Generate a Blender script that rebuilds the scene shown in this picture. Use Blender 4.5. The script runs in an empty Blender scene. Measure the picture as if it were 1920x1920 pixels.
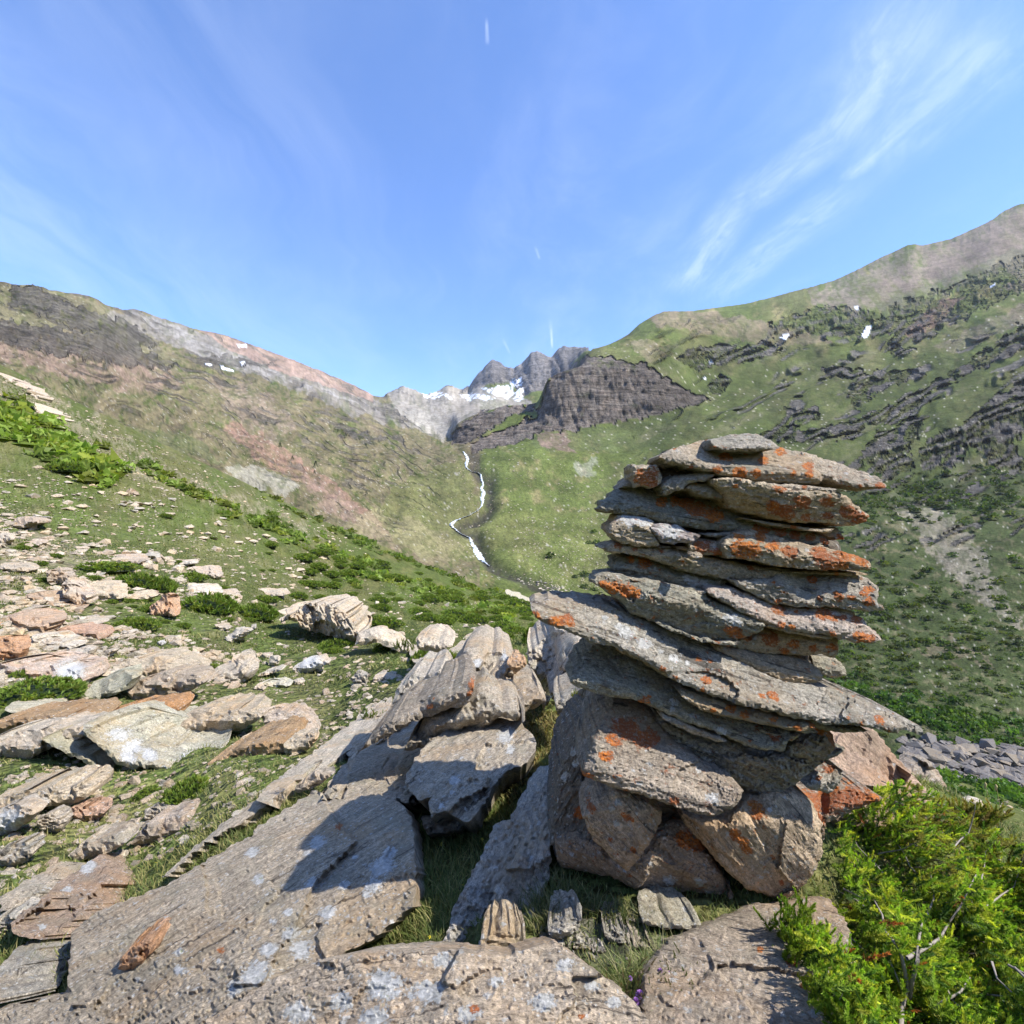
import bpy, math, random
import numpy as np
from mathutils import Vector, Matrix
from mathutils.geometry import delaunay_2d_cdt
R = math.radians
random.seed(11); RNG = np.random.default_rng(11)
SC = bpy.context.scene
COL = SC.collection
FP = 960.0                      # focal length of the lens in photograph pixels (90 degree view)

# ------------------------------------------------------------------ camera
cam_d = bpy.data.cameras.new('camera'); cam_d.sensor_width = 36; cam_d.lens = 18.0
cam_d.clip_start = 0.05; cam_d.clip_end = 40000
cam = bpy.data.objects.new('camera', cam_d); COL.objects.link(cam)
cam.location = (0, 0, 0); cam.rotation_euler = (R(90), 0, 0)
SC.camera = cam
SC.view_settings.view_transform = 'Standard'; SC.view_settings.look = 'None'
SC.view_settings.gamma = 1; SC.view_settings.use_curve_mapping = False
SC.view_settings.exposure = 1.14
SC.cycles.max_bounces = 5; SC.cycles.transparent_max_bounces = 6

# ------------------------------------------------------------------ light: sun to the right, a little behind the camera
SUN_TO = Vector((1.54, -0.46, 1.86)).normalized()
sun_d = bpy.data.lights.new('sun', 'SUN'); sun_d.energy = 3.8; sun_d.angle = R(0.53); sun_d.color = (1.0, 0.955, 0.88)
sun = bpy.data.objects.new('sun', sun_d); COL.objects.link(sun)
sun.rotation_euler = SUN_TO.to_track_quat('Z', 'Y').to_euler()
sun_el = math.asin(SUN_TO.z); sun_az = math.atan2(SUN_TO.x, SUN_TO.y)

# ------------------------------------------------------------------ node helpers
class NT:
    def __init__(s, tree): s.t = tree; s.n = tree.nodes; s.l = tree.links
    def new(s, typ, **kw):
        n = s.n.new(typ)
        for k, v in kw.items(): setattr(n, k, v)
        return n
    def set(s, sock, v):
        if isinstance(v, bpy.types.NodeSocket): s.l.new(v, sock)
        elif v is not None:
            try: sock.default_value = v
            except Exception: sock.default_value = (*v, 1.0)
    def math(s, op, a, b=None, c=None, clamp=False):
        n = s.new('ShaderNodeMath', operation=op, use_clamp=clamp)
        s.set(n.inputs[0], a); s.set(n.inputs[1], b)
        if c is not None: s.set(n.inputs[2], c)
        return n.outputs[0]
    def vmath(s, op, a, b=None, sc=None):
        n = s.new('ShaderNodeVectorMath', operation=op)
        s.set(n.inputs[0], a); s.set(n.inputs[1], b)
        if sc is not None: s.set(n.inputs[3], sc)
        return n.outputs['Value'] if op in ('LENGTH', 'DOT_PRODUCT', 'DISTANCE') else n.outputs[0]
    def noise(s, vec, scale, detail=4, rough=0.55, dist=0.0, col=False):
        n = s.new('ShaderNodeTexNoise'); s.set(n.inputs['Vector'], vec)
        n.inputs['Scale'].default_value = scale; n.inputs['Detail'].default_value = detail
        n.inputs['Roughness'].default_value = rough; n.inputs['Distortion'].default_value = dist
        return n.outputs['Color'] if col else n.outputs[0]
    def voro(s, vec, scale, feature='F1', out=0):
        n = s.new('ShaderNodeTexVoronoi', feature=feature); s.set(n.inputs['Vector'], vec)
        n.inputs['Scale'].default_value = scale
        return n.outputs[out]
    def ramp(s, v, a, b, lo=0.0, hi=1.0):      # smooth step
        n = s.new('ShaderNodeMapRange', interpolation_type='SMOOTHSTEP')
        s.set(n.inputs[0], v); s.set(n.inputs[1], a); s.set(n.inputs[2], b)
        s.set(n.inputs[3], lo); s.set(n.inputs[4], hi)
        return n.outputs[0]
    def mix(s, f, a, b, mode='MIX'):
        n = s.new('ShaderNodeMix', data_type='RGBA', blend_type=mode)
        s.set(n.inputs[0], f); s.set(n.inputs[6], a); s.set(n.inputs[7], b)
        return n.outputs[2]
    def attr(s, name, out='Color'):
        n = s.new('ShaderNodeAttribute', attribute_name=name); return n.outputs[out]
    def xyz(s, v):
        n = s.new('ShaderNodeSeparateXYZ'); s.set(n.inputs[0], v); return n.outputs
    def comb(s, x, y, z):
        n = s.new('ShaderNodeCombineXYZ'); s.set(n.inputs[0], x); s.set(n.inputs[1], y); s.set(n.inputs[2], z); return n.outputs[0]
    def bump(s, h, dist=0.01, strength=1.0, normal=None):
        n = s.new('ShaderNodeBump'); s.set(n.inputs['Height'], h); n.inputs['Distance'].default_value = dist
        n.inputs['Strength'].default_value = strength
        if normal is not None: s.set(n.inputs['Normal'], normal)
        return n.outputs[0]

def material(name):
    m = bpy.data.materials.new(name); m.use_nodes = True; m.node_tree.nodes.clear()
    t = NT(m.node_tree); out = t.new('ShaderNodeOutputMaterial'); b = t.new('ShaderNodeBsdfPrincipled')
    t.l.new(b.outputs[0], out.inputs[0]); b.inputs['Roughness'].default_value = 0.85
    b.inputs['Specular IOR Level'].default_value = 0.25
    return m, t, b

# ------------------------------------------------------------------ world: clear sky with cirrus wisps and old contrails
world = bpy.data.worlds.new('World'); SC.world = world; world.use_nodes = True
wt = NT(world.node_tree); world.node_tree.nodes.clear()
wout = wt.new('ShaderNodeOutputWorld'); wbg = wt.new('ShaderNodeBackground'); wt.l.new(wbg.outputs[0], wout.inputs[0])
sky = wt.new('ShaderNodeTexSky', sky_type='NISHITA'); sky.sun_disc = False
sky.sun_elevation = sun_el; sky.sun_rotation = sun_az; sky.altitude = 2000; sky.air_density = 1.0; sky.dust_density = 0.25; sky.ozone_density = 3.0
wbg.inputs['Strength'].default_value = 0.15
tc = wt.new('ShaderNodeTexCoord').outputs['Generated']
sx, sy, sz = wt.xyz(tc)
den = wt.math('MAXIMUM', sz, 0.03)
# points on a flat layer of high cloud: (x/z, y/z)
cx = wt.math('DIVIDE', sx, wt.math('ADD', den, 0.12)); cy = wt.math('DIVIDE', sy, wt.math('ADD', den, 0.12))
lay = wt.comb(cx, cy, 0.0)
warp = wt.vmath('SCALE', wt.vmath('SUBTRACT', wt.noise(lay, 1.3, 3, 0.5, col=True), (0.5, 0.5, 0.5)), sc=0.55)
layw = wt.vmath('ADD', lay, warp)
mp = wt.new('ShaderNodeMapping'); wt.l.new(layw, mp.inputs[0]); mp.inputs['Rotation'].default_value = (0, 0, R(10)); mp.inputs['Scale'].default_value = (1.9, 0.62, 1)
veil = wt.ramp(wt.noise(mp.outputs[0], 0.9, 9, 0.66, 0.5), 0.42, 0.80)
veil2 = wt.ramp(wt.noise(lay, 0.55, 4, 0.5), 0.30, 0.62)
veil = wt.math('MULTIPLY', wt.math('MULTIPLY', veil, veil2), 0.24)
# contrails: segments in the cloud layer, defined by two directions each
def layer_pt(u, v):
    d = Vector(((u-960)/FP, 1, (960-v)/FP)).normalized(); k = max(d.z, 0.03)+0.12
    return Vector((d.x/k, d.y/k, 0))
def trail(u0, v0, u1, v1, w0, w1, amt, rough=1.0):
    a = layer_pt(u0, v0); b = layer_pt(u1, v1); ab = b-a; L = ab.length; dr = ab/L; nr = Vector((-dr.y, dr.x, 0))
    p = wt.vmath('SUBTRACT', wt.vmath('ADD', lay, wt.vmath('SCALE', warp, sc=0.16*rough)), tuple(a))
    t = wt.math('DIVIDE', wt.vmath('DOT_PRODUCT', p, tuple(dr)), L)
    s = wt.math('ABSOLUTE', wt.vmath('DOT_PRODUCT', p, tuple(nr)))
    tcl = wt.math('MINIMUM', wt.math('MAXIMUM', t, 0.0), 1.0)
    w = wt.math('MULTIPLY_ADD', tcl, w1-w0, w0)
    m = wt.ramp(wt.math('DIVIDE', s, w), 0.0, 1.0, 1.0, 0.0)
    fv = wt.comb(wt.math('MULTIPLY', t, L*7.0), wt.math('MULTIPLY', wt.vmath('DOT_PRODUCT', p, tuple(nr)), 26.0), u0*.01)
    if rough > .5: m = wt.math('MULTIPLY', m, wt.ramp(wt.noise(fv, 1.0, 7, .72, .6), .30, .70, .30, 1.15))
    e = wt.math('MULTIPLY', wt.ramp(t, -0.03, 0.28 if rough > .5 else .2), wt.ramp(t, 0.70 if rough > .5 else .6, 1.04, 1.0, 0.0))
    return wt.math('MULTIPLY', wt.math('MULTIPLY', m, e), amt)
tr = [trail(1270, 560, 1400, 345, .13, .08, .20), trail(1350, 410, 1620, 205, .10, .09, .19), trail(1530, 300, 1760, -70, .10, .13, .20),
      trail(1320, 580, 1620, 310, .12, .09, .19), trail(1560, 350, 1740, 190, .03, .05, .22), trail(1600, 330, 1980, -20, .13, .18, .15),
      trail(1036, 655, 1032, 598, .007, .012, .30, .1), trail(957, 665, 941, 632, .008, .012, .15, .1),
      trail(914, 85, 912, 30, .006, .004, .22, .1), trail(1012, 487, 1003, 460, .006, .008, .14, .1)]
fib = wt.ramp(wt.noise(mp.outputs[0], 7.0, 6, 0.7, 0.8), 0.28, 0.62, 0.35, 1.15)
tsum = tr[0]
for q in tr[1:]: tsum = wt.math('MAXIMUM', tsum, q)
cl = wt.math('ADD', veil, wt.math('MULTIPLY', tsum, fib))
low = wt.math('MULTIPLY', wt.ramp(sz, 0.17, 0.30, 1.0, 0.0), 0.05)
cl = wt.math('ADD', cl, low)
cl = wt.math('MULTIPLY', cl, wt.ramp(sz, 0.0, 0.05), clamp=True)
skyc = wt.mix(1.0, sky.outputs[0], (0.74, 0.89, 1.12, 1), 'MULTIPLY')
cloudc = wt.mix(1.0, (4.6, 5.0, 5.6, 1), (1, 1, 1, 1), 'MULTIPLY')
wt.l.new(wt.mix(cl, skyc, cloudc), wbg.inputs['Color'])

# ------------------------------------------------------------------ numpy noise
def _h(ix, iy, iz, seed):
    h = (ix.astype(np.int64)*374761393 + iy.astype(np.int64)*668265263 + iz*2147483647 + seed*974634777) & 0xffffffff
    h = ((h ^ (h >> 13))*1274126177) & 0xffffffff
    h = ((h ^ (h >> 16))*2246822519) & 0xffffffff
    return ((h ^ (h >> 15)) & 0xffffff).astype(np.float64)/0xffffff
_GR = np.random.default_rng(3); _GA = _GR.random(8192)*6.2831853; _GC = np.cos(_GA).astype(np.float32); _GS = np.sin(_GA).astype(np.float32)
_GP = _GR.permutation(8192).astype(np.int32)
def vnoise(x, y, seed=0):
    """gradient noise, about -1..1"""
    x = np.asarray(x, np.float32); y = np.asarray(y, np.float32)
    fx0 = np.floor(x); fy0 = np.floor(y); ix = fx0.astype(np.int32); iy = fy0.astype(np.int32); fx = x-fx0; fy = y-fy0
    ux = fx*fx*(3-2*fx); uy = fy*fy*(3-2*fy)
    p0 = _GP[(ix+seed*131) & 8191]; p1 = _GP[(ix+1+seed*131) & 8191]
    def g(p, dy, dx):
        k = _GP[(p+iy+dy) & 8191]
        return _GC[k]*(fx-dx)+_GS[k]*(fy-dy)
    a = g(p0, 0, 0); b = g(p1, 0, 1); n0 = a+(b-a)*ux
    a = g(p0, 1, 0); b = g(p1, 1, 1); n1 = a+(b-a)*ux
    return (n0+(n1-n0)*uy)*1.5
def fbm(x, y, seed=0, o=4, g=0.5, ridge=False):
    s = 0; a = 1; t = 0
    for k in range(o):
        n = vnoise(x*2**k+k*17.3, y*2**k-k*9.1, seed+k)
        if ridge: n = 1-2*np.abs(n)
        s = s+a*n; t += a; a *= g
    return s/t
def cell(x, y, seed=0):
    """(distance to nearest point, id value)"""
    ix = np.floor(x); iy = np.floor(y); best = np.full(np.shape(x), 9.0); idv = np.zeros(np.shape(x)); sec = best.copy()
    for dx in (-1, 0, 1):
        for dy in (-1, 0, 1):
            jx = ix+dx; jy = iy+dy
            px = jx+_h(jx, jy, 0, seed); py = jy+_h(jx, jy, 0, seed+1)
            d = np.hypot(px-x, py-y); c = d < best
            sec = np.where(c, best, np.minimum(sec, d))
            best = np.where(c, d, best); idv = np.where(c, _h(jx, jy, 0, seed+2), idv)
    return best, idv, sec-best
def cellv(x, y, seed=0):
    ix = np.floor(x); iy = np.floor(y); best = np.full(np.shape(x), 9.0); gx = best*0; gy = best*0; idv = best*0
    for dx in (-1, 0, 1):
        for dy in (-1, 0, 1):
            jx = ix+dx; jy = iy+dy
            px = x-jx-_h(jx, jy, 0, seed); py = y-jy-_h(jx, jy, 0, seed+1); d = np.hypot(px, py); c = d < best
            best = np.where(c, d, best); gx = np.where(c, px, gx); gy = np.where(c, py, gy); idv = np.where(c, _h(jx, jy, 0, seed+2), idv)
    return gx, gy, idv
def sstep(x, a, b):
    t = np.clip((x-a)/(b-a), 0, 1); return t*t*(3-2*t)
def pchip(xk, yk, x):
    xk = np.asarray(xk, float); yk = np.asarray(yk, float)
    h = np.diff(xk); dl = np.diff(yk)/h; n = len(xk); d = np.zeros(n)
    if n > 2:
        w1 = 2*h[1:]+h[:-1]; w2 = h[1:]+2*h[:-1]; ok = dl[1:]*dl[:-1] > 0
        with np.errstate(divide='ignore', invalid='ignore'):
            m = (w1+w2)/(w1/dl[:-1]+w2/dl[1:])
        d[1:-1] = np.where(ok, m, 0)
    d[0] = dl[0]; d[-1] = dl[-1]
    x = np.clip(x, xk[0], xk[-1]); i = np.clip(np.searchsorted(xk, x)-1, 0, n-2)
    t = (x-xk[i])/h[i]; t2 = t*t; t3 = t2*t
    return (2*t3-3*t2+1)*yk[i]+(t3-2*t2+t)*h[i]*d[i]+(-2*t3+3*t2)*yk[i+1]+(t3-t2)*h[i]*d[i+1]
def inpoly(U, V, poly):
    r = np.zeros(np.shape(U), bool); n = len(poly); j = n-1
    for i in range(n):
        xi, yi = poly[i]; xj, yj = poly[j]
        if yi != yj:
            c = ((yi > V) != (yj > V)) & (U < (xj-xi)*(V-yi)/(yj-yi)+xi)
            r ^= c
        j = i
    return r

# ------------------------------------------------------------------ object helpers
def tag(o, label=None, cat=None, group=None, kind=None):
    if label: o['label'] = label
    if cat: o['category'] = cat
    if group: o['group'] = group
    if kind: o['kind'] = kind
    return o
def mesh_obj(name, V, F, mats=(), parent=None, attrs=None, smooth=True, matidx=None):
    V = np.ascontiguousarray(V, np.float32); F = np.ascontiguousarray(F, np.int32)
    me = bpy.data.meshes.new(name)
    k = F.shape[1]
    me.vertices.add(len(V)); me.vertices.foreach_set('co', V.ravel())
    me.loops.add(F.size); me.loops.foreach_set('vertex_index', F.ravel())
    me.polygons.add(len(F)); me.polygons.foreach_set('loop_start', np.arange(0, F.size, k, dtype=np.int32))
    me.polygons.foreach_set('use_smooth', np.full(len(F), smooth))
    if matidx is not None: me.polygons.foreach_set('material_index', np.ascontiguousarray(matidx, np.int32))
    for m in mats: me.materials.append(m)
    me.update(calc_edges=True)
    for an, av in (attrs or {}).items():
        av = np.asarray(av, np.float32)
        if av.ndim == 1:
            a = me.attributes.new(an, 'FLOAT', 'POINT'); a.data.foreach_set('value', av)
        elif av.shape[1] == 3 and an.startswith('v_'):
            a = me.attributes.new(an, 'FLOAT_VECTOR', 'POINT'); a.data.foreach_set('vector', av.ravel())
        else:
            if av.shape[1] == 3: av = np.hstack([av, np.ones((len(av), 1), np.float32)])
            a = me.attributes.new(an, 'FLOAT_COLOR', 'POINT'); a.data.foreach_set('color', np.ascontiguousarray(av).ravel())
    o = bpy.data.objects.new(name, me); COL.objects.link(o)
    if parent: o.parent = parent
    return o
def place(o, p, keep=True):
    """move the object's origin to p, leaving its geometry where it stands"""
    if keep:
        n = len(o.data.vertices); a = np.empty(n*3, np.float32); o.data.vertices.foreach_get('co', a)
        a = a.reshape(-1, 3)-np.array(p, np.float32); o.data.vertices.foreach_set('co', a.ravel())
    o.location = p
# ================================================================== TERRAIN
# cross-sections: for a fan of directions, (direction u, apparent height v, distance d) of the successive breaks of slope
CURVES = [
 [(-400,1920,1.55),(0,1925,1.7),(500,1890,1.75),(700,1800,1.85),(820,1760,1.85),(950,1765,1.75),(1100,1755,1.72),(1300,1720,1.85),(1500,1790,1.7),(1920,1860,1.65),(2330,1860,1.65)],
 [(-400,1700,2.6),(0,1650,2.9),(300,1540,3.9),(450,1490,3.6),(600,1500,3.3),(760,1575,2.7),(870,1610,2.5),(1050,1490,2.9),(1300,1500,2.8),(1500,1500,2.7),(1700,1500,2.8),(1920,1590,2.9),(2330,1720,2.9)],
 [(-400,1420,5.2),(0,1400,5.5),(300,1355,6.5),(600,1345,7.0),(760,1345,5.8),(900,1310,5.6),(1050,1275,5.4),(1200,1290,5),(1400,1350,4.6),(1560,1440,4.2),(1700,1470,4.2),(1920,1590,4.6),(2330,1800,4.6)],
 [(-400,1180,8.5),(0,1200,9),(300,1205,11),(600,1205,14),(760,1200,15),(900,1195,17),(1050,1195,18),(1200,1330,14),(1500,1460,13),(1700,1490,13),(1920,1568,12),(2330,1740,12)],
 [(-400,960,20),(0,1000,22),(150,1010,24),(300,1030,27),(450,1065,30),(600,1105,34),(760,1135,38),(900,1160,42),(1000,1168,44),(1200,1330,34),(1500,1450,30),(1700,1452,26),(1800,1480,26),(1920,1520,25),(2330,1640,25)],
 [(-400,520,42),(0,690,50),(150,760,52),(300,835,56),(450,905,60),(600,980,66),(700,1022,70),(800,1065,74),(900,1100,78),(1000,1135,82),(1060,1150,84),(1200,1330,75),(1500,1450,60),(1700,1440,50),(1800,1460,46),(1920,1488,44),(2330,1570,44)],
 [(-400,650,120),(0,770,130),(300,905,145),(600,1040,160),(800,1112,172),(900,1130,178),(1000,1138,182),(1050,1128,185),(1130,1140,180),(1300,1290,140),(1500,1480,105),(1700,1490,96),(1920,1500,92),(2330,1560,90)],
 [(-400,520,180),(0,692,195),(150,760,200),(300,834,212),(450,902,222),(600,974,232),(700,1018,236),(800,1060,238),(870,1076,240),(960,1092,236),(1050,1104,226),(1130,1128,208),(1300,1210,170),(1500,1345,126),(1600,1380,117),(1700,1382,112),(1800,1392,110),(1920,1402,108),(2330,1460,104)],
 [(-400,560,240),(0,650,285),(300,800,300),(600,955,305),(800,1025,305),(880,1052,300),(905,1050,298),(1000,1035,300),(1130,1040,295),(1300,1100,260),(1500,1220,190),(1700,1250,165),(1920,1240,160),(2330,1280,155)],
 [(-400,520,400),(0,620,420),(150,665,430),(300,762,445),(500,852,430),(700,932,420),(800,965,405),(858,978,390),(890,988,385),(930,975,392),(1000,965,410),(1130,960,410),(1300,985,380),(1600,1090,275),(1800,1070,265),(1920,1050,265),(2330,1060,255)],
 [(-400,470,560),(0,572,600),(150,604,650),(300,692,740),(500,782,700),(700,855,630),(800,872,610),(862,868,605),(880,860,610),(900,866,600),(950,856,610),(1000,848,610),(1150,858,590),(1300,862,550),(1500,885,510),(1650,906,470),(1800,885,470),(1920,868,470),(2330,850,440)],
 [(-400,450,640),(0,548,680),(150,570,780),(300,650,980),(500,722,980),(700,800,940),(800,825,880),(845,832,800),(880,828,760),(950,818,755),(1000,812,725),(1150,802,700),(1300,775,715),(1500,800,650),(1650,832,570),(1800,790,570),(1920,770,560),(2330,700,520)],
 [(-400,435,680),(0,536,705),(150,556,880),(300,616,1260),(500,692,1380),(700,772,1450),(800,798,1350),(842,812,1000),(860,796,860),(900,776,860),(960,762,860),(1005,758,850),(1030,712,800),(1100,690,785),(1200,686,785),(1260,712,790),(1330,745,800),(1500,715,850),(1700,655,880),(1920,620,760),(2330,560,700)],
 [(-400,428,700),(0,533,715),(150,562,930),(300,606,1420),(500,676,1650),(700,756,1950),(800,772,1850),(860,770,1700),(960,768,1600),(1020,766,1500),(1060,745,1300),(1100,668,960),(1160,640,990),(1240,606,1050),(1400,600,1100),(1600,565,1100),(1750,530,1100),(1920,480,1050),(2330,420,1000)],
]
SKYLINE = [(-400,425,720),(-60,520,720),(0,530,720),(60,538,760),(100,548,800),(150,562,940),(205,592,1300),(215,593,1350),(232,584,1500),(250,582,1500),(272,586,1500),(290,594,1500),(340,611,1560),(375,622,1700),(400,625,1750),(420,630,1800),
 (470,646,1950),(510,662,2050),(545,673,2150),(600,697,2250),(660,722,2350),(700,742,2450),(716,745,2600),(735,734,2800),(755,725,2900),(775,731,2900),(800,741,2950),(822,733,2950),(840,722,2950),(862,731,3000),(880,730,3000),
 (892,712,2900),(910,694,2850),(922,681,2850),(934,684,2850),(948,694,2850),(962,695,2800),(972,690,2700),(984,681,2650),(996,666,2600),(1010,664,2600),(1022,672,2600),(1034,675,2600),(1046,661,2650),(1056,656,2650),(1068,660,2650),(1095,660,2700),
 (1104,660,2000),(1112,655,1180),(1135,650,1180),(1160,638,1200),(1178,628,1220),(1200,607,1250),(1225,592,1300),(1245,584,1320),(1300,583,1350),(1400,571,1400),(1450,560,1420),(1500,546,1450),(1560,531,1500),(1600,513,1500),(1650,486,1520),(1700,462,1540),(1715,460,1540),
 (1730,463,1550),(1780,452,1560),(1800,442,1580),(1850,418,1600),(1880,400,1620),(1905,388,1640),(1925,384,1650),(2100,330,1700),(2330,290,1700)]
CURVES.append(SKYLINE)

def curve_at(cv, u):
    a = np.array(cv, float)
    if cv is SKYLINE: return np.interp(u, a[:, 0], a[:, 1])+np.where((u > 716) & (u < 1108), 3.2, 1.0)*(fbm(u/9., u*0+2, 8, 3)+.5*vnoise(u/3.5, u*0, 4)), np.exp(np.interp(u, a[:, 0], np.log(a[:, 2])))
    return pchip(a[:, 0], a[:, 1], u), np.exp(pchip(a[:, 0], np.log(a[:, 2]), u))

AZM = math.atan((2330-960)/FP)
u_in = np.arange(-60, 1985, 2.7)
az_in = np.arctan((u_in-960)/FP)
az_l = np.linspace(-AZM, az_in[0], 42)[:-1]; az_r = np.linspace(az_in[-1], AZM, 42)[1:]
az_b = np.linspace(AZM, 2*math.pi-AZM, 70)[1:-1]
AZ = np.concatenate([az_l, az_in, az_r, az_b]); NC = len(AZ); NF = NC-len(az_b)
azc = np.clip(np.where(AZ > math.pi, AZ-2*math.pi, AZ), -AZM, AZM)
UC = 960+FP*np.tan(azc)
segs = [(0.55, 1.2, 14), (1.2, 6, 128), (6, 20, 96), (20, 90, 96), (90, 240, 100), (240, 560, 86), (560, 1000, 112), (1000, 1700, 54), (1700, 3200, 60), (3200, 9000, 14)]
D = np.concatenate([np.exp(np.linspace(math.log(a), math.log(b), n, endpoint=False)) for a, b, n in segs]+[[9000.]]); ND = len(D)
LD = np.log(D)
cvs = [curve_at(c, UC) for c in CURVES]
Z = np.zeros((NC, ND))
for i in range(NC):
    xs = [math.log(0.5), math.log(1.15)]; zs = [-1.62, -1.60]
    for v, d in cvs:
        l = math.log(d[i]); l = max(l, xs[-1]+0.012)
        xs.append(l); zs.append((960-v[i])/FP*math.exp(l))
    zt = zs[-1]; lt = xs[-1]
    xs += [lt+0.10, lt+0.7, math.log(9500)]; zs += [zt*0.90, zt*0.35, -50]
    if xs[-1] <= xs[-2]: xs[-1] = xs[-2]+0.2
    zz = pchip(xs, zs, LD); vs_ = [960-FP*z_/math.exp(x_) for x_, z_ in zip(xs, zs)]; zv = (960-pchip(xs, vs_, LD))/FP*D
    wv = sstep(LD, math.log(60), math.log(110))*(1-sstep(LD, lt, lt+.02)); Z[i] = zz*(1-wv)+zv*wv
# round the back: ease from the right-hand section over to the left-hand one
zr = Z[NF-1].copy(); zl = Z[0].copy()
for j in range(NF, NC):
    t = (AZ[j]-AZM)/(2*math.pi-2*AZM); t = t*t*(3-2*t); Z[j] = zr*(1-t)+zl*t
RR = D[None, :]/np.cos(azc)[:, None]
X = RR*np.sin(AZ)[:, None]; Y = RR*np.cos(AZ)[:, None]
V0 = 960-FP*Z/D[None, :]; U0 = np.repeat(UC[:, None], ND, 1); DD = np.repeat(D[None, :], NC, 0)
LDD = np.log(DD)

def poly_mask(poly, jit=10, seed=5, sc=1/28.):
    p = np.array(poly, float); j = jit*2.5; out = np.zeros(DD.shape, bool)
    s = (U0 > p[:, 0].min()-j) & (U0 < p[:, 0].max()+j) & (V0 > p[:, 1].min()-j) & (V0 < p[:, 1].max()+j)
    u = U0[s]; v = V0[s]; l = LDD[s]
    n1 = fbm(u*sc, v*sc*1.4+l*3, seed, 4)*jit*2; n2 = fbm(u*sc+31, v*sc*1.4+l*3+7, seed, 4)*jit*2
    out[s] = inpoly(u+n1, v+n2, poly)
    return out
FAR = DD > 100
# ---- zones
cliffP = [[(1000,800),(1010,770),(1020,735),(1040,705),(1060,690),(1100,668),(1150,672),(1190,684),(1205,680),(1225,692),(1260,715),(1330,750),(1310,758),(1270,765),(1220,780),(1120,800),(1060,812),(1020,808)],
          [(842,835),(850,812),(870,792),(900,775),(940,764),(1005,760),(1000,772),(960,780),(925,800),(900,815),(880,832)],
          [(880,838),(900,822),(930,808),(960,800),(985,788),(1010,790),(1020,805),(1000,822),(960,834),(900,845)],
          [(1700,1480),(1690,1380),(1760,1384),(1850,1396),(1990,1405),(1990,1490),(1850,1490),(1760,1470)]]
bandP = [[(1270,665),(1360,645),(1420,655),(1440,640),(1470,650),(1440,672),(1380,680),(1290,690)],
         [(1330,730),(1352,700),(1372,712),(1368,722),(1345,740)],
         [(1600,640),(1700,560),(1760,545),(1870,500),(1930,470),(1930,540),(1860,570),(1800,600),(1720,640),(1650,625)],
         [(1440,610),(1500,590),(1560,575),(1640,590),(1620,625),(1560,632),(1500,625)],
         [(1510,590),(1530,570),(1555,580),(1560,605),(1520,608)],
         [(1670,640),(1690,650),(1720,655),(1700,670),(1670,665)],
         [(1620,780),(1700,745),(1800,690),(1900,620),(1935,600),(1935,640),(1840,690),(1760,730),(1690,790),(1640,800)],
         [(1610,700),(1700,690),(1740,700),(1650,735),(1600,770),(1590,740)],
         [(1610,860),(1640,820),(1700,790),(1740,780),(1700,850),(1720,880),(1660,900)],
         [(1720,840),(1760,815),(1800,800),(1820,850),(1790,878),(1730,882)],
         [(1810,790),(1870,740),(1935,700),(1935,790),(1900,830),(1930,880),(1860,880),(1850,840),(1810,830)],
         [(1500,810),(1600,790),(1640,770),(1600,820),(1520,830)],
         [(1400,830),(1460,795),(1500,805),(1530,820),(1480,835)],
         [(1540,690),(1580,685),(1620,700),(1600,712),(1550,706)],[(1470,770),(1520,765),(1540,785),(1490,790)]]
leftbandP = [[(20,540),(60,540),(120,570),(190,590),(260,620),(300,650),(240,660),(150,620),(60,590),(20,580)],
             [(0,600),(100,620),(260,650),(330,690),(240,690),(120,665),(0,650)],
             [(690,762),(730,770),(770,790),(760,795),(720,785)],[(620,808),(680,812),(735,826),(700,828),(640,818)],
             [(360,670),(420,670),(520,690),(420,690)]]
cl_m = np.zeros(DD.shape, bool)
for k, p in enumerate(cliffP): cl_m |= poly_mask(p, 5, 20+k, 1/16.)
cl_m &= (DD > 85)
bd_m = np.zeros(DD.shape, bool)
for k, p in enumerate(bandP): bd_m |= poly_mask(p, 9, 40+k, 1/20.)
bd_m &= (DD > 240)
lb_m = np.zeros(DD.shape, bool)
for k, p in enumerate(leftbandP): lb_m |= poly_mask(p, 9, 60+k, 1/20.)
lb_m &= (DD > 300)
peak_m = (DD > 1900) & (U0 > 860) & (U0 < 1110) & (V0 < 752+8*fbm(U0/14, V0/14, 3)) & inpoly(U0, V0, [(860,740),(880,725),(925,660),(1115,640),(1115,760),(1000,760),(980,745),(960,722),(920,722)])
# ---- relief: octaves of noise, each fading in with distance
warpx = 0; S = np.zeros(DD.shape)
rockiness = np.clip(cl_m*.3+bd_m*0.2+lb_m*0.5+peak_m*1.0, 0, 1)
rmz = (DD > 300)*sstep(U0, 1130, 1260)*(1-sstep(DD, 1300, 1600))
for lam in (900, 420, 200, 95, 45, 21, 10, 4.7, 2.2, 1.05, 0.5, 0.24, 0.11):
    w = sstep(lam/DD, 0.0035, 0.011)*(1-sstep(lam/DD, 0.12, 0.45))
    if w.max() <= 0: continue
    c = w > 0
    n = np.zeros(DD.shape); n[c] = vnoise(X[c]/lam, Y[c]/lam, int(lam*10) % 997)
    rg = np.zeros(DD.shape); rg[c] = 1-2*np.abs(vnoise(X[c]/lam*1.3+5, Y[c]/lam*1.3, int(lam*10) % 991+7))
    amp = np.where(DD > 85, 0.034, 0.036)*lam*np.where((DD < 20) & (lam < .6), .35, 1)
    S += w*amp*(n*0.8+rg*(0.35+0.9*rockiness))*(1-.55*rmz)*(1-.5*cl_m)
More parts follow.
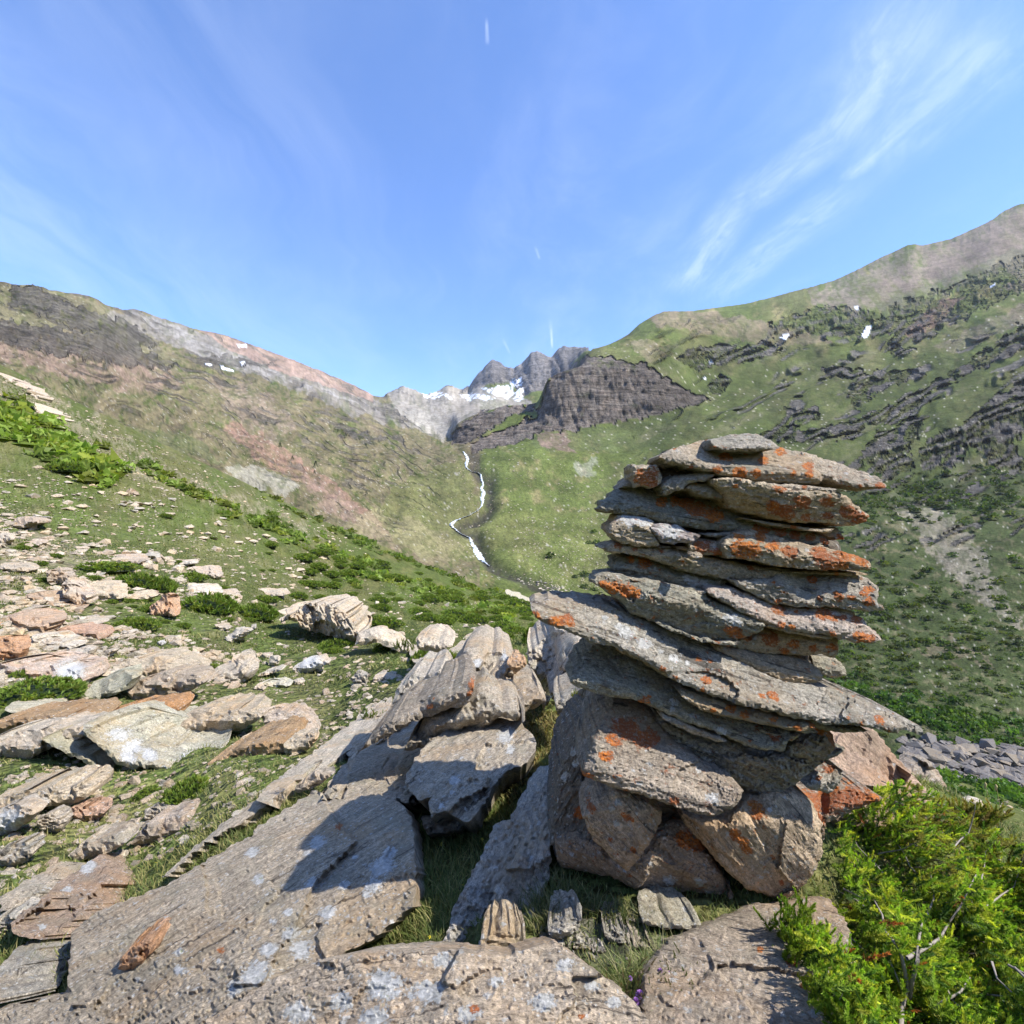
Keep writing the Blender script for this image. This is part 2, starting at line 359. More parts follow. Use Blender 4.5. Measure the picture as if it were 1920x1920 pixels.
# gullies and benches on the right-hand mountain, sloping with its bedding
rm = (DD > 300)*sstep(U0, 1180, 1350)*(1-sstep(DD, 1300, 1600))
bed = V0+0.42*(U0-1700)
ben = fbm(U0/110., bed/26., 77, 4)
S += rm*ben*DD*0.006
lump = fbm(U0/34., V0/26.+LD[None, :]*2, 78, 3, ridge=True)

# furrows down the left mountain and through the valley floor
lm = (DD > 190)*(1-sstep(U0, 700, 860))
S += lm*fbm((U0+0.5*V0)/26., (V0-0.35*U0)/160., 81, 4)*DD*0.0042
RAY = np.zeros(DD.shape)
rk_ = (cl_m | peak_m | bd_m | lb_m); g_ = rk_
RAY[g_] = .007*fbm(U0[g_]/13., V0[g_]/19., 90, 5, ridge=True)+.010*fbm(U0[g_]/45., V0[g_]/60., 97, 3, ridge=True)+.008*fbm(U0[g_]/70., V0[g_]/6., 93, 4)-.004*cell(U0[g_]/9., V0[g_]/8., 94)[2]
RAY[peak_m] += .022*fbm((U0[peak_m]-V0[peak_m]*.5)/22., V0[peak_m]/40., 91, 4, ridge=True)
near_cl = cl_m & (DD < 140); RAY[near_cl] += .012*fbm(U0[near_cl]/26., V0[near_cl]/22., 95, 5, ridge=True)-.012*cell(U0[near_cl]/16.-V0[near_cl]/40., V0[near_cl]/18., 96)[2]
# stepped ledges of the right-hand mountain, dipping to the left
rsel = rmz > 0; u_ = U0[rsel]; b_ = bed[rsel]; wv_ = fbm(u_/130., b_/70., 201, 4)
qq = b_/27.+2.6*wv_; fr_ = qq-np.floor(qq); step_ = fr_-sstep(fr_, .45, .85)           # bare riser between .0 and .45
strength = np.maximum(1.0*bd_m[rsel], sstep(fbm(u_/80., b_/34., 202, 2), .02, .38))*sstep(V0[rsel], 560, 640)
RAY[rsel] += rmz[rsel]*(-.036*strength*step_+.010*fbm(u_/30., V0[rsel]/20., 203, 2)*sstep(V0[rsel], 560, 640)+.022*fbm(u_/100., V0[rsel]/60., 204, 2))
# bedding ledges and run-off furrows of the left-hand mountain
lsel = lm > 0; u_l = U0[lsel]; v_l = V0[lsel]; bl = v_l-.40*u_l; w_l = fbm(u_l/110., bl/50., 211, 4); ql = bl/17.+2.4*w_l; fl = ql-np.floor(ql); stl = fl-sstep(fl, .4, .8)
up_l = 1-sstep(v_l-.42*u_l, 560, 720); stg = np.clip(.35+1.3*fbm(u_l/70., bl/40., 212, 3), 0, 1.2)*(.30+.9*up_l)
RAY[lsel] += lm[lsel]*(-.020*stg*stl+.007*fbm(u_l/22., v_l/16., 213, 4)+.012*fbm((u_l-.2*v_l)/26., (v_l+.3*u_l)/95., 214, 4, ridge=True))
LL = np.zeros(DD.shape); LL[lsel] = lm[lsel]*stg*sstep(fl, .02, .12)*(1-sstep(fl, .32, .5))
LEDGE = np.zeros(DD.shape); LEDGE[rsel] = rmz[rsel]*strength*sstep(fr_, .02, .12)*(1-sstep(fr_, .36, .52))
# keep the skyline where it is
S *= np.where((DD > 600), 0.75, 1.0)
S *= np.where(cl_m & (DD < 140), 0, 1)*(1-.5*rmz)
Z = Z+S
# stream bed: cut a notch
STREAM = [(868,846),(876,858),(874,870),(888,886),(905,890),(903,905),(907,918),(902,935),(908,945),(900,958),(880,968),(858,974),(846,982),(862,994),(880,1002),(884,1015),(890,1030),(897,1046),(905,1056),(930,1068),(960,1080),(985,1092),(1010,1100),(1040,1112),(1060,1122),(1080,1135)]
V1 = 960-FP*Z/DD
def dist_polyline(P, U, V):
    best = np.full(U.shape, 1e9)
    for (x0, y0), (x1, y1) in zip(P[:-1], P[1:]):
        dx, dy = x1-x0, y1-y0; t = np.clip(((U-x0)*dx+(V-y0)*dy)/(dx*dx+dy*dy), 0, 1)
        best = np.minimum(best, np.hypot(U-x0-t*dx, V-y0-t*dy))
    return best
sel = (DD > 180) & (DD < 700) & (np.abs(U0-960) < 220)
ds = np.full(DD.shape, 1e9); ds[sel] = dist_polyline(STREAM, U0[sel], V0[sel])
ds2 = np.full(DD.shape, 1e9); ds2[sel] = dist_polyline([(u+13, v+4) for u, v in STREAM], U0[sel], V0[sel])
Z -= np.exp(-(ds2/13)**2)*DD*0.012
V1 = 960-FP*Z/DD

# ---- colours (albedo) per point
def C(*c): return np.array(c, float)
def mixc(A, mask, c, k=1.0):
    m = (mask*k)[..., None] if np.ndim(mask) else mask; return A*(1-m)+np.asarray(c)*m
n_big = fbm(U0/90., V0/60.+LD[None, :]*1.5, 5, 4)
n_med = fbm(U0/30., V0/17.+LD[None, :]*3, 6, 4)
n_fin = fbm(U0/8., V0/5.+LD[None, :]*8, 7, 3)
n_pix = RNG.normal(0, 1, DD.shape)*0.5
n_fine2 = fbm(U0/4., V0/3.+LD[None, :]*16, 8, 2)
kn = sstep(DD, 12, 40); q_ = np.maximum(DD, .5)
n_med = n_med*kn+(1-kn)*fbm(X/1.6, Y/1.6, 9, 4); n_fin = n_fin*kn+(1-kn)*fbm(X/.45, Y/.45, 10, 3); n_fine2 = n_fine2*kn
grass = C(.115, .142, .040); olive = C(.185, .170, .072); dry = C(.26, .215, .105); dgreen = C(.045, .085, .018); bright = C(.130, .182, .042)
Cc = np.zeros(DD.shape+(3,))+grass
Cc = mixc(Cc, sstep(n_big+0.5*n_med, -0.15, 0.35), olive, 0.55)
Cc = mixc(Cc, sstep(n_med+0.5*n_fin, 0.12, 0.5), dry, 0.6)
# left mountain is dry and stony
lmz = ((DD > 150) & (U0 < 900)).astype(float)
Cc = mixc(Cc, lmz*sstep(n_med+0.8*n_fin+0.4*n_fine2, -0.6, 0.2), C(.255, .205, .12), 0.72)
fall = fbm((U0-V0*.9)/10., (V0+U0*.5)/70., 230, 4)
Cc = mixc(Cc, lmz*sstep(fall, -.1, .4), C(.20, .155, .105), .55)
Cc *= (1-.20*lmz)[..., None]
Cc = mixc(Cc, lmz*sstep(fbm(U0/12., V0/7., 220, 4)+.3*n_fine2, .12, .35), C(.13, .12, .07), 0.6)
def zone(P, c, k=1.0, jit=10, seed=1, sc=1/26., dmin=100, dmax=1e9, feather=0.5):
    global Cc
    m = poly_mask(P, jit, seed, sc) & (DD > dmin) & (DD < dmax)
    f = m*(1-feather+feather*sstep(n_med+n_fin+fall, -0.5, 0.4))
    Cc = mixc(Cc, f, c, k)
pink = C(.265, .185, .14); red = C(.27, .165, .12); gry = C(.235, .215, .19); lgry = C(.30, .28, .25); brn = C(.27, .205, .155)
zone([(-60,600),(60,610),(200,640),(300,680),(345,720),(300,745),(200,730),(90,700),(-60,660)], pink, .75, 10, 101)
zone([(-60,540),(20,532),(150,560),(300,640),(330,690),(200,660),(0,620)], C(.17,.155,.085), .7, 12, 102)
zone([(200,590),(250,580),(350,612),(430,650),(560,700),(700,745),(830,800),(850,830),(760,800),(640,770),(520,720),(400,680),(330,650),(240,620)], gry, .8, 8, 103)
zone([(240,590),(300,600),(420,660),(520,700),(640,740),(760,795),(640,750),(500,705),(380,670)], lgry, .7, 6, 104)
zone([(370,620),(470,640),(600,690),(700,738),(700,756),(600,722),(500,690),(420,650)], C(.31,.215,.165), .9, 4, 105, feather=.2)
zone([(440,790),(520,830),(620,900),(720,985),(740,1015),(640,950),(560,905),(480,860),(420,810)], red, .8, 9, 106)
zone([(540,870),(640,930),(740,1010),(800,1050),(700,1010),(600,950)], pink, .7, 9, 107)
zone([(380,700),(470,720),(560,800),(520,830),(430,770)], brn, .55, 12, 108)
zone([(420,870),(500,880),(560,910),(540,930),(440,900)], C(.36,.34,.27), .7, 8, 109)
zone([(230,800),(360,820),(420,870),(330,850)], C(.10,.13,.05), .5, 8, 110)
zone([(720,735),(760,725),(900,725),(990,745),(1010,760),(960,768),(900,780),(850,810),(830,820),(760,780)], C(.33,.295,.245), .95, 5, 111, dmin=900, feather=.3)
zone([(730,770),(800,775),(850,800),(830,830),(780,800)], C(.36,.33,.27), .8, 6, 112)
zone([(1200,590),(1240,582),(1330,584),(1450,610),(1560,640),(1450,650),(1300,620),(1230,610)], C(.27,.205,.14), .7, 6, 113)
zone([(1180,640),(1230,640),(1250,670),(1210,680)], C(.33,.26,.17), .7, 6, 114)
zone([(1520,545),(1600,505),(1720,455),(1930,375),(2400,250),(2400,560),(1935,560),(1870,500),(1760,545),(1640,590),(1540,575)], C(.235,.190,.145), .85, 20, 115, feather=.7)
zone([(1650,540),(1760,470),(1930,390),(2400,260),(2400,500),(1935,500),(1860,490),(1760,530)], C(.23,.18,.14), .8, 18, 135, feather=.3)
zone([(1640,570),(1760,530),(1930,455),(1935,500),(1760,560),(1660,600)], C(.13,.15,.075), .45, 9, 116)
zone([(1690,625),(1720,600),(1770,560),(1810,555),(1760,610),(1710,640)], C(.24,.15,.12), .85, 5, 117)
zone([(1750,650),(1860,600),(1930,565),(1935,600),(1800,660)], C(.26,.20,.15), .6, 6, 118)
zone([(1010,800),(1140,800),(1250,780),(1310,770),(1260,820),(1150,850),(1000,845)], C(.085,.10,.05), .55, 8, 119)  # shadow below the cliff, put into the ground colour as dark green
zone([(1000,812),(1060,812),(1080,850),(1010,840)], C(.23,.16,.13), .8, 6, 121)
zone([(1080,870),(1110,860),(1120,890),(1090,900)], C(.34,.33,.28), .45, 14, 122)
# valley floor and the shelf above the falls
zone([(780,880),(880,870),(900,960),(1130,960),(1130,1110),(1060,1110),(930,1060),(880,1050),(760,1040),(700,960)], C(.15,.17,.05), .6, 14, 123)
zone([(640,990),(700,950),(840,1000),(880,1050),(800,1050)], C(.27,.235,.13), .6, 12, 124)
# far side below the cliffs, right of the cairn: dwarf shrubs in terraces
shr = ((DD > 100) & (V0 > 885+14*n_med))*sstep(U0+60*n_med+30*n_big, 1090, 1240)*(1-sstep(DD+60*n_med, 440, 520))
terr = np.sin((V0*1.0-0.33*U0)/3.6+5*n_med+3*fbm(U0/60., V0/40., 9, 3))
Cc = mixc(Cc, shr*1.0, C(.055, .074, .027), .88)
Cc = mixc(Cc, shr*sstep(terr+0.9*n_fin, 0.45, 1.0)*sstep(n_big+n_med, -0.45, 0.2), C(.17, .15, .085), .7)
zone([(1640,915),(1710,930),(1760,960),(1830,1010),(1870,1090),(1920,1180),(1880,1160),(1820,1110),(1760,1060),(1700,980)], C(.27,.235,.18), .75, 14, 125, 1/18., dmax=480)
zone([(1780,1190),(1860,1240),(1700,1230)], C(.28,.21,.15), .5, 14, 126, dmax=480)
zone([(1600,900),(1680,905),(1660,960),(1600,960)], C(.13,.15,.05), .8, 8, 127, dmax=500)
# dark heath on the right-hand mountain's lower half
rz = ((DD > 400) & (V0 > 600))*sstep(U0+50*n_med, 1080, 1230)
Cc = mixc(Cc, rz*sstep(n_med*0.8+n_fin*0.8+ben*0.5+0.2, -0.1, 0.4)*sstep(V0, 600, 800), C(.075, .100, .032), .75)
Cc = mixc(Cc, rz*sstep(-ben+n_fin*0.4, 0.1, 0.5), C(.20, .185, .11), .5)
# near-side slopes
nr = (DD < 95)
Cc = mixc(Cc, (nr & (U0 < 620) & (DD > 5))*sstep(n_fin+.5*n_med+.4*n_pix, .0, .6), C(.33, .29, .21), .40)
Cc = mixc(Cc, nr*sstep(n_med+0.6*n_fin, 0.0, 0.45), C(.155, .17, .050), .5)
Cc = mixc(Cc, nr*sstep(-n_big+n_fin*0.5, 0.05, 0.5), bright, .5)
stony = poly_mask([(-60,700),(60,720),(200,800),(360,900),(520,960),(620,1010),(560,1020),(400,950),(240,900),(100,800),(-60,740)], 14, 130) & (DD > 25) & (DD < 95)
Cc = mixc(Cc, stony*sstep(n_fin+0.4*n_med, -0.3, 0.3), C(.36, .31, .21), .65)
zone([(-60,1180),(60,1190),(180,1180),(200,1260),(100,1280),(-60,1290)], C(.33,.25,.18), .7, 12, 131, dmin=6, dmax=30)
zone([(-60,1000),(120,1000),(180,1060),(60,1100),(-60,1120)], C(.33,.27,.19), .6, 12, 132, dmin=10, dmax=40)
zone([(940,1380),(980,1340),(1010,1330),(1060,1340),(1040,1400),(960,1500),(900,1520)], C(.17,.12,.045), .9, 8, 133, dmin=1, dmax=8)
zone([(1000,1740),(1080,1700),(1250,1760),(1200,1830),(1020,1800)], C(.13,.12,.10), .9, 6, 134, dmin=1, dmax=3)
# rock
rockc = C(.235, .20, .17)
strat = fbm(U0/50., V0/3.2, 15, 3)
Cc = mixc(Cc, cl_m*1.0, rockc, .96); Cc = mixc(Cc, cl_m*sstep(strat+n_fin*.6, 0.05, .5), C(.27, .21, .165), .7); Cc = mixc(Cc, cl_m*sstep(fbm(U0/5., V0/22., 17, 3), .05, .4), C(.12, .10, .09), .6)
Cc = mixc(Cc, cl_m*sstep(fbm(U0/25., V0/9., 16, 3), .3, .6), C(.09, .11, .05), .6)
Cc = mixc(Cc, cl_m*(DD > 300)*sstep(n_med+.5*n_fin, -.05, .35)*sstep(-V0, -705, -685), C(.12, .135, .05), .8)
Cc = mixc(Cc, (cl_m & (DD < 140))*1.0, C(.17, .17, .165), .9); Cc = mixc(Cc, (cl_m & (DD < 140))*sstep(n_fin+.5*n_med, -.1, .3), C(.09, .12, .04), .6)
Cc = mixc(Cc, sstep(LL+.4*n_fin+.2*n_med, .30, .55), C(.16, .14, .11), .65)
brk = sstep(fbm(U0/16., bed/7., 210, 4)+.25*n_fin, -.22, .06)
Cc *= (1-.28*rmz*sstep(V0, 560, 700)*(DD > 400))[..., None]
Cc = mixc(Cc, sstep(LEDGE+.35*n_fin+.2*n_med, .25, .50)*sstep(V0, 590, 660)*sstep(U0, 1300, 1450), C(.165, .150, .135), .85)
Cc = mixc(Cc, rmz*(DD > 400)*sstep(-LEDGE+.5*n_fin, .15, .4)*sstep(V0, 600, 680), C(.115, .15, .045), .5)
Cc = mixc(Cc, bd_m*brk*sstep(LEDGE+.3*n_fin+.25, .3, .6), C(.160, .145, .130), .85); Cc = mixc(Cc, bd_m*brk*sstep(n_fin, .1, .5), C(.21, .185, .16), .5)
Cc = mixc(Cc, lb_m*sstep(n_fin+.6*n_med, -.5, 0), C(.165, .148, .12), .8)
Cc = mixc(Cc, peak_m*1.0, C(.20, .185, .18), .95); Cc = mixc(Cc, peak_m*sstep(n_fin+n_med, 0, .5), C(.29, .265, .24), .6)
Cc = mixc(Cc, np.exp(-(ds2/11)**2)*sel*(.5+.5*sstep(n_fin, -.4, .2)), C(.055, .05, .04), .95)
# snow
snowP = [[(862,742),(890,738),(915,744),(930,750),(880,752)],[(920,735),(945,722),(975,728),(985,735),(975,755),(950,748)],[(790,736),(830,738),(850,748),(800,746)],[(900,728),(925,730),(950,744),(930,740)],
         [(958,715),(975,716),(985,722),(965,726)],[(444,648),(462,648),(462,653),(446,653)],[(383,682),(398,686),(396,691),(384,687)],[(412,690),(438,694),(437,700),(414,695)],[(450,682),(460,682),(460,686),(451,686)],
         [(1602,577),(1608,572),(1612,578),(1604,584)],[(1615,628),(1624,612),(1636,610),(1630,628),(1620,636)],[(1460,634),(1472,628),(1482,628),(1474,638)],[(1855,536),(1866,530),(1866,536),(1857,540)],
         [(1328,676),(1336,674),(1337,681),(1330,681)],[(1319,709),(1324,706),(1324,712),(1320,712)]]
snow_m = np.zeros(DD.shape, bool)
for k, p in enumerate(snowP): snow_m |= poly_mask(p, 5 if k < 5 else 1, 150+k, 1/9.) & (DD > 500)
streak = (fbm((U0+V0*1.2)/5., (V0-U0*.5)/16., 160, 2) > -0.18) | (np.arange(1) > 1)
snow_m &= np.where((U0 > 780) & (U0 < 1000), streak, True)
Cc[snow_m] = (.82, .85, .90)
# pixel-sized mottling: stones, tufts
Cc *= np.clip(1+(0.30*n_fine2*FAR+0.16*n_pix*FAR)*(1-.5*rmz)+.1*n_fine2+.22*n_fin*FAR, .5, 1.6)[..., None]
stn = FAR & (~snow_m) & (RNG.random(DD.shape) < 0.010+0.03*(n_med > .25)) & (rockiness < .3) & (DD < 900)
Cc = mixc(Cc, stn*1.0, C(.45, .42, .34), .75)
Cc *= (1+.02*rmz-.10*(DD < 95))[..., None]*np.clip(1+.5*fbm(U0/45., V0/28., 250, 4)*FAR, .6, 1.4)[..., None]
Cc[snow_m] = (.82, .85, .90)
Cc = np.clip(Cc, .01, .9)
rockA = np.clip(1.0*(cl_m & (DD > 140))+1.0*peak_m+.8*bd_m*brk+.6*lb_m+.7*np.clip(LEDGE+LL, 0, 1), 0, 1)*(~snow_m)

# ---- mesh
P3 = (np.stack([X, Y, Z], -1)*(1+RAY)[..., None]).reshape(-1, 3)
ii, jj = np.meshgrid(np.arange(NC), np.arange(ND-1), indexing='ij'); i2 = (ii+1) % NC
q = np.stack([ii*ND+jj, i2*ND+jj, i2*ND+jj+1, ii*ND+jj+1], -1).reshape(-1, 4)[:, ::-1]
Tm, t, b = material('alpine turf and scree')
geo = t.new('ShaderNodeNewGeometry').outputs['Position']
col = t.attr('Col'); rk = t.attr('rock', 'Fac')
nA = t.noise(geo, 0.7, 12, 0.68); nB = t.noise(geo, 9.0, 6, 0.7); nC = t.noise(geo, 0.035, 9, 0.72)
camd = t.vmath('LENGTH', geo)
nearf = t.ramp(camd, 12, 90, 1.0, 0.0)
m1 = t.math('MULTIPLY_ADD', t.math('SUBTRACT', nA, 0.5), 1.5, 1.0)
m2 = t.math('MULTIPLY_ADD', t.math('MULTIPLY', t.math('SUBTRACT', nB, 0.5), nearf), 2.0, 1.0)
m3 = t.math('MULTIPLY_ADD', t.math('SUBTRACT', nC, 0.5), 1.1, 1.0)
mm = t.math('MULTIPLY', t.math('MULTIPLY', m1, m2), m3)
col = t.mix(1.0, col, t.comb(mm, mm, mm), 'MULTIPLY')
sv = t.vmath('MULTIPLY', geo, (.016, .016, .16)); s1 = t.noise(sv, 1.0, 9, .68, .8); s2 = t.noise(t.vmath('MULTIPLY', geo, (.11, .11, .03)), 1.0, 7, .7, .4)
sk = t.math('MULTIPLY', t.ramp(s1, .38, .60, .70, 1.30), t.ramp(s2, .36, .58, .68, 1.2))
col = t.mix(rk, col, t.mix(1.0, col, t.comb(sk, sk, sk), 'MULTIPLY'))
earth = t.math('MULTIPLY', t.ramp(t.noise(geo, 2.3, 6, 0.65), 0.60, 0.72), nearf)
col = t.mix(t.math('MULTIPLY', earth, 0.6), col, (.22, .17, .10, 1))
t.set(b.inputs['Base Color'], col); b.inputs['Roughness'].default_value = 0.95; b.inputs['Specular IOR Level'].default_value = 0.1
bm = t.bump(nA, 0.25, 0.5); bm = t.bump(nB, 0.02, 0.6, bm); bm = t.bump(nC, 9.0, 0.75, bm); bm = t.bump(t.math('MULTIPLY', t.math('ADD', s1, s2), rk), 14.0, 1.0, bm)
t.set(b.inputs['Normal'], bm)
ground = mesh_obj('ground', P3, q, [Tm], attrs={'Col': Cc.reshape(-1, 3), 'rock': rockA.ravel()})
tag(ground, 'grassy alpine valley ground rising to the scree and crags on both sides', None, None, 'structure')

# ---- looking up the ground along a direction
VV = 960-FP*Z/DD
Z_ = Z
def _col(u):
    return float(np.clip(np.interp(math.atan((u-960)/FP), AZ[:NF], np.arange(NF)), 0, NF-1.001))
def ground_d(u, v, dmin=1.0, dmax=5000):
    """distance at which the line of sight (u, v) meets the ground"""
    c = int(round(_col(u))); vv = VV[c]; ok = (D >= dmin) & (D <= dmax)
    hit = np.nonzero(ok & (vv <= v))[0]
    if len(hit) == 0: return None
    k = hit[0]
    if k == 0 or vv[k-1] <= v or not ok[k-1]: return D[k]
    f = (vv[k-1]-v)/(vv[k-1]-vv[k]+1e-9); return D[k-1]*(1-f)+D[k]*f
def ground_z(x, y):
    az = math.atan2(x, y)
    ac = max(-AZM, min(AZM, az)); d = math.hypot(x, y)*math.cos(ac)
    c = float(np.interp(az, AZ[:NF], np.arange(NF))); c0 = int(c); c1 = min(c0+1, NF-1); f = c-c0
    return float(np.interp(d, D, Z_[c0])*(1-f)+np.interp(d, D, Z_[c1])*f)
def gz_arr(x, y):
    az = np.arctan2(x, y); ac = np.clip(az, -AZM, AZM); d = np.hypot(x, y)*np.cos(ac)
    c = np.interp(az, AZ[:NF], np.arange(NF)); k = np.interp(d, D, np.arange(ND))
    c0 = np.clip(c.astype(int), 0, NF-2); k0 = np.clip(k.astype(int), 0, ND-2); fc = c-c0; fk = k-k0
    return (Z_[c0, k0]*(1-fk)+Z_[c0, k0+1]*fk)*(1-fc)+(Z_[c0+1, k0]*(1-fk)+Z_[c0+1, k0+1]*fk)*fc
# ================================================================== ROCK
def rock_material(name):
    m, t, b = material(name)
    bed = t.attr('v_bed', 'Vector'); tint = t.attr('tint'); lo = t.attr('orange', 'Fac'); lw = t.attr('white', 'Fac'); lg = t.attr('lichen', 'Fac')
    def S(v, s): return t.vmath('MULTIPLY', v, s)
    n1 = t.noise(S(bed, (3.5, 26, 14)), 1.0, 9, 0.66, 0.5)
    n2 = t.noise(S(bed, (9, 110, 50)), 1.0, 7, 0.7, 0.3)
    n3 = t.noise(bed, 5.0, 7, 0.6)
    n4 = t.noise(bed, 55.0, 8, 0.75)
    n5 = t.noise(bed, 2.2, 4, 0.55, 0.6)
    n6 = t.noise(bed, 19.0, 8, 0.78, 0.4)
    k = t.math('MULTIPLY_ADD', n1, 1.5, 0.25); k = t.math('MULTIPLY', k, t.math('MULTIPLY_ADD', n2, 1.3, 0.35)); k = t.math('MULTIPLY', k, t.ramp(n4, .34, .64, .62, 1.28)); k = t.math('MULTIPLY', k, t.ramp(t.noise(S(bed, (1, 2.2, 1.3)), 120, 4, .75), .36, .62, .70, 1.22))
    k = t.math('MULTIPLY', k, 1.2)
    c = t.mix(1.0, tint, t.comb(k, k, k), 'MULTIPLY')
    c = t.mix(t.ramp(n5, 0.46, 0.66, 0, 0.55), c, t.mix(1.0, tint, (1.25, 1.0, 0.72, 1), 'MULTIPLY'))
    c = t.mix(t.ramp(n3, 0.50, 0.36, 0, 0.5), c, t.mix(1.0, tint, (0.78, 0.86, 0.86, 1), 'MULTIPLY'))
    # weathering: brown films and dark specks
    c = t.mix(1.0, c, (1.09, 1.0, .87, 1), 'MULTIPLY')
    c = t.mix(t.ramp(n6, 0.56, 0.68, 0, 0.6), c, (.20, .140, .09, 1))
    c = t.mix(t.ramp(t.noise(S(bed, (5, 70, 30)), 1.0, 6, .75), .56, .66, 0, .65), c, t.mix(1.0, tint, (1.35, 1.3, 1.2, 1), 'MULTIPLY'))
    c = t.mix(t.ramp(t.noise(S(bed, (1, 1.7, 1)), 46, 5, 0.75), 0.60, 0.68, 0, 0.75), c, (.085, .075, .065, 1))
    c = t.mix(t.ramp(t.noise(S(bed, (12, 52, 22)), 1.0, 7, 0.78, .8), 0.585, 0.635, 0, 0.72), c, (.115, .082, .058, 1))
    c = t.mix(t.ramp(t.noise(bed, 7.5, 7, 0.72, .5), 0.56, 0.64, 0, 0.55), c, t.mix(1.0, tint, (.62, .56, .50, 1), 'MULTIPLY'))
    # split lines along the bedding
    cr = t.ramp(t.noise(S(bed, (2.2, 30, 9)), 1.0, 6, 0.6, 1.2), 0.335, 0.385, 1.0, 0.0)
    c = t.mix(t.math('MULTIPLY', cr, 0.7), c, (.045, .038, .032, 1))
    # pale crust lichens: scattered rosettes and traced patches
    e = t.noise(bed, 70.0, 6, 0.72)
    ro = t.ramp(t.math('ADD', t.voro(bed, 17.0), t.math('MULTIPLY', t.math('SUBTRACT', e, 0.5), 0.9)), 0.10, 0.17, 1.0, 0.0)
    ro = t.math('MULTIPLY', ro, t.ramp(t.math('MULTIPLY_ADD', lg, 0.5, n3), 0.54, 0.66))
    r2 = t.ramp(t.math('ADD', t.voro(bed, 48.0), t.math('MULTIPLY', t.math('SUBTRACT', e, 0.5), 1.1)), 0.12, 0.20, 1.0, 0.0)
    r2 = t.math('MULTIPLY', r2, t.ramp(t.math('MULTIPLY_ADD', lg, 0.35, t.noise(bed, 3.1, 4, .6)), 0.60, 0.72)); ro = t.math('MAXIMUM', ro, r2)
    wp = t.ramp(t.math('ADD', t.math('MULTIPLY', lw, 0.46), t.math('MULTIPLY_ADD', e, 1.1, t.math('MULTIPLY', n6, 0.8))), 1.16, 1.22)
    we = t.math('MAXIMUM', t.math('MULTIPLY', ro, 0.8), wp)
    wc = t.mix(t.ramp(n4, 0.4, 0.65), (.50, .49, .45, 1), (.80, .78, .73, 1))
    c = t.mix(we, c, wc)
    c = t.mix(t.math('MULTIPLY', t.ramp(t.noise(bed, 31.0, 5, .7), .66, .70), t.math('MULTIPLY', lg, .8)), c, (.40, .42, .22, 1))
    # orange crust lichen
    eo = t.noise(S(bed, (1.0, 1.5, 1.0)), 42.0, 7, 0.74)
    om = t.ramp(t.math('ADD', t.math('MULTIPLY', lo, 0.50), t.math('MULTIPLY_ADD', eo, 0.9, t.math('MULTIPLY', n6, 0.7))), 1.03, 1.13)
    om = t.math('MULTIPLY', om, t.ramp(t.noise(bed, 130.0, 4, .7), .36, .50, .15, 1.0))
    oc = t.mix(t.ramp(n4, 0.36, 0.62), (.36, .090, .018, 1), (.80, .24, .02, 1))
    oc = t.mix(t.ramp(n3, 0.42, 0.60), oc, (.42, .12, .035, 1))
    c = t.mix(t.math('MULTIPLY', om, 0.92), c, oc)
    t.set(b.inputs['Base Color'], c); b.inputs['Roughness'].default_value = 0.82
    h = t.math('MULTIPLY_ADD', n1, 0.9, t.math('MULTIPLY', n2, 0.42)); h = t.math('SUBTRACT', h, t.math('MULTIPLY', cr, 0.45))
    bb = t.bump(h, 0.05, 1.0); bb = t.bump(n6, 0.024, 0.85, bb); bb = t.bump(n4, 0.009, 0.8, bb); bb = t.bump(t.math('ADD', we, om), 0.0015, 0.8, bb)
    t.set(b.inputs['Normal'], bb)
    return m
ROCK = rock_material('lichened schist')

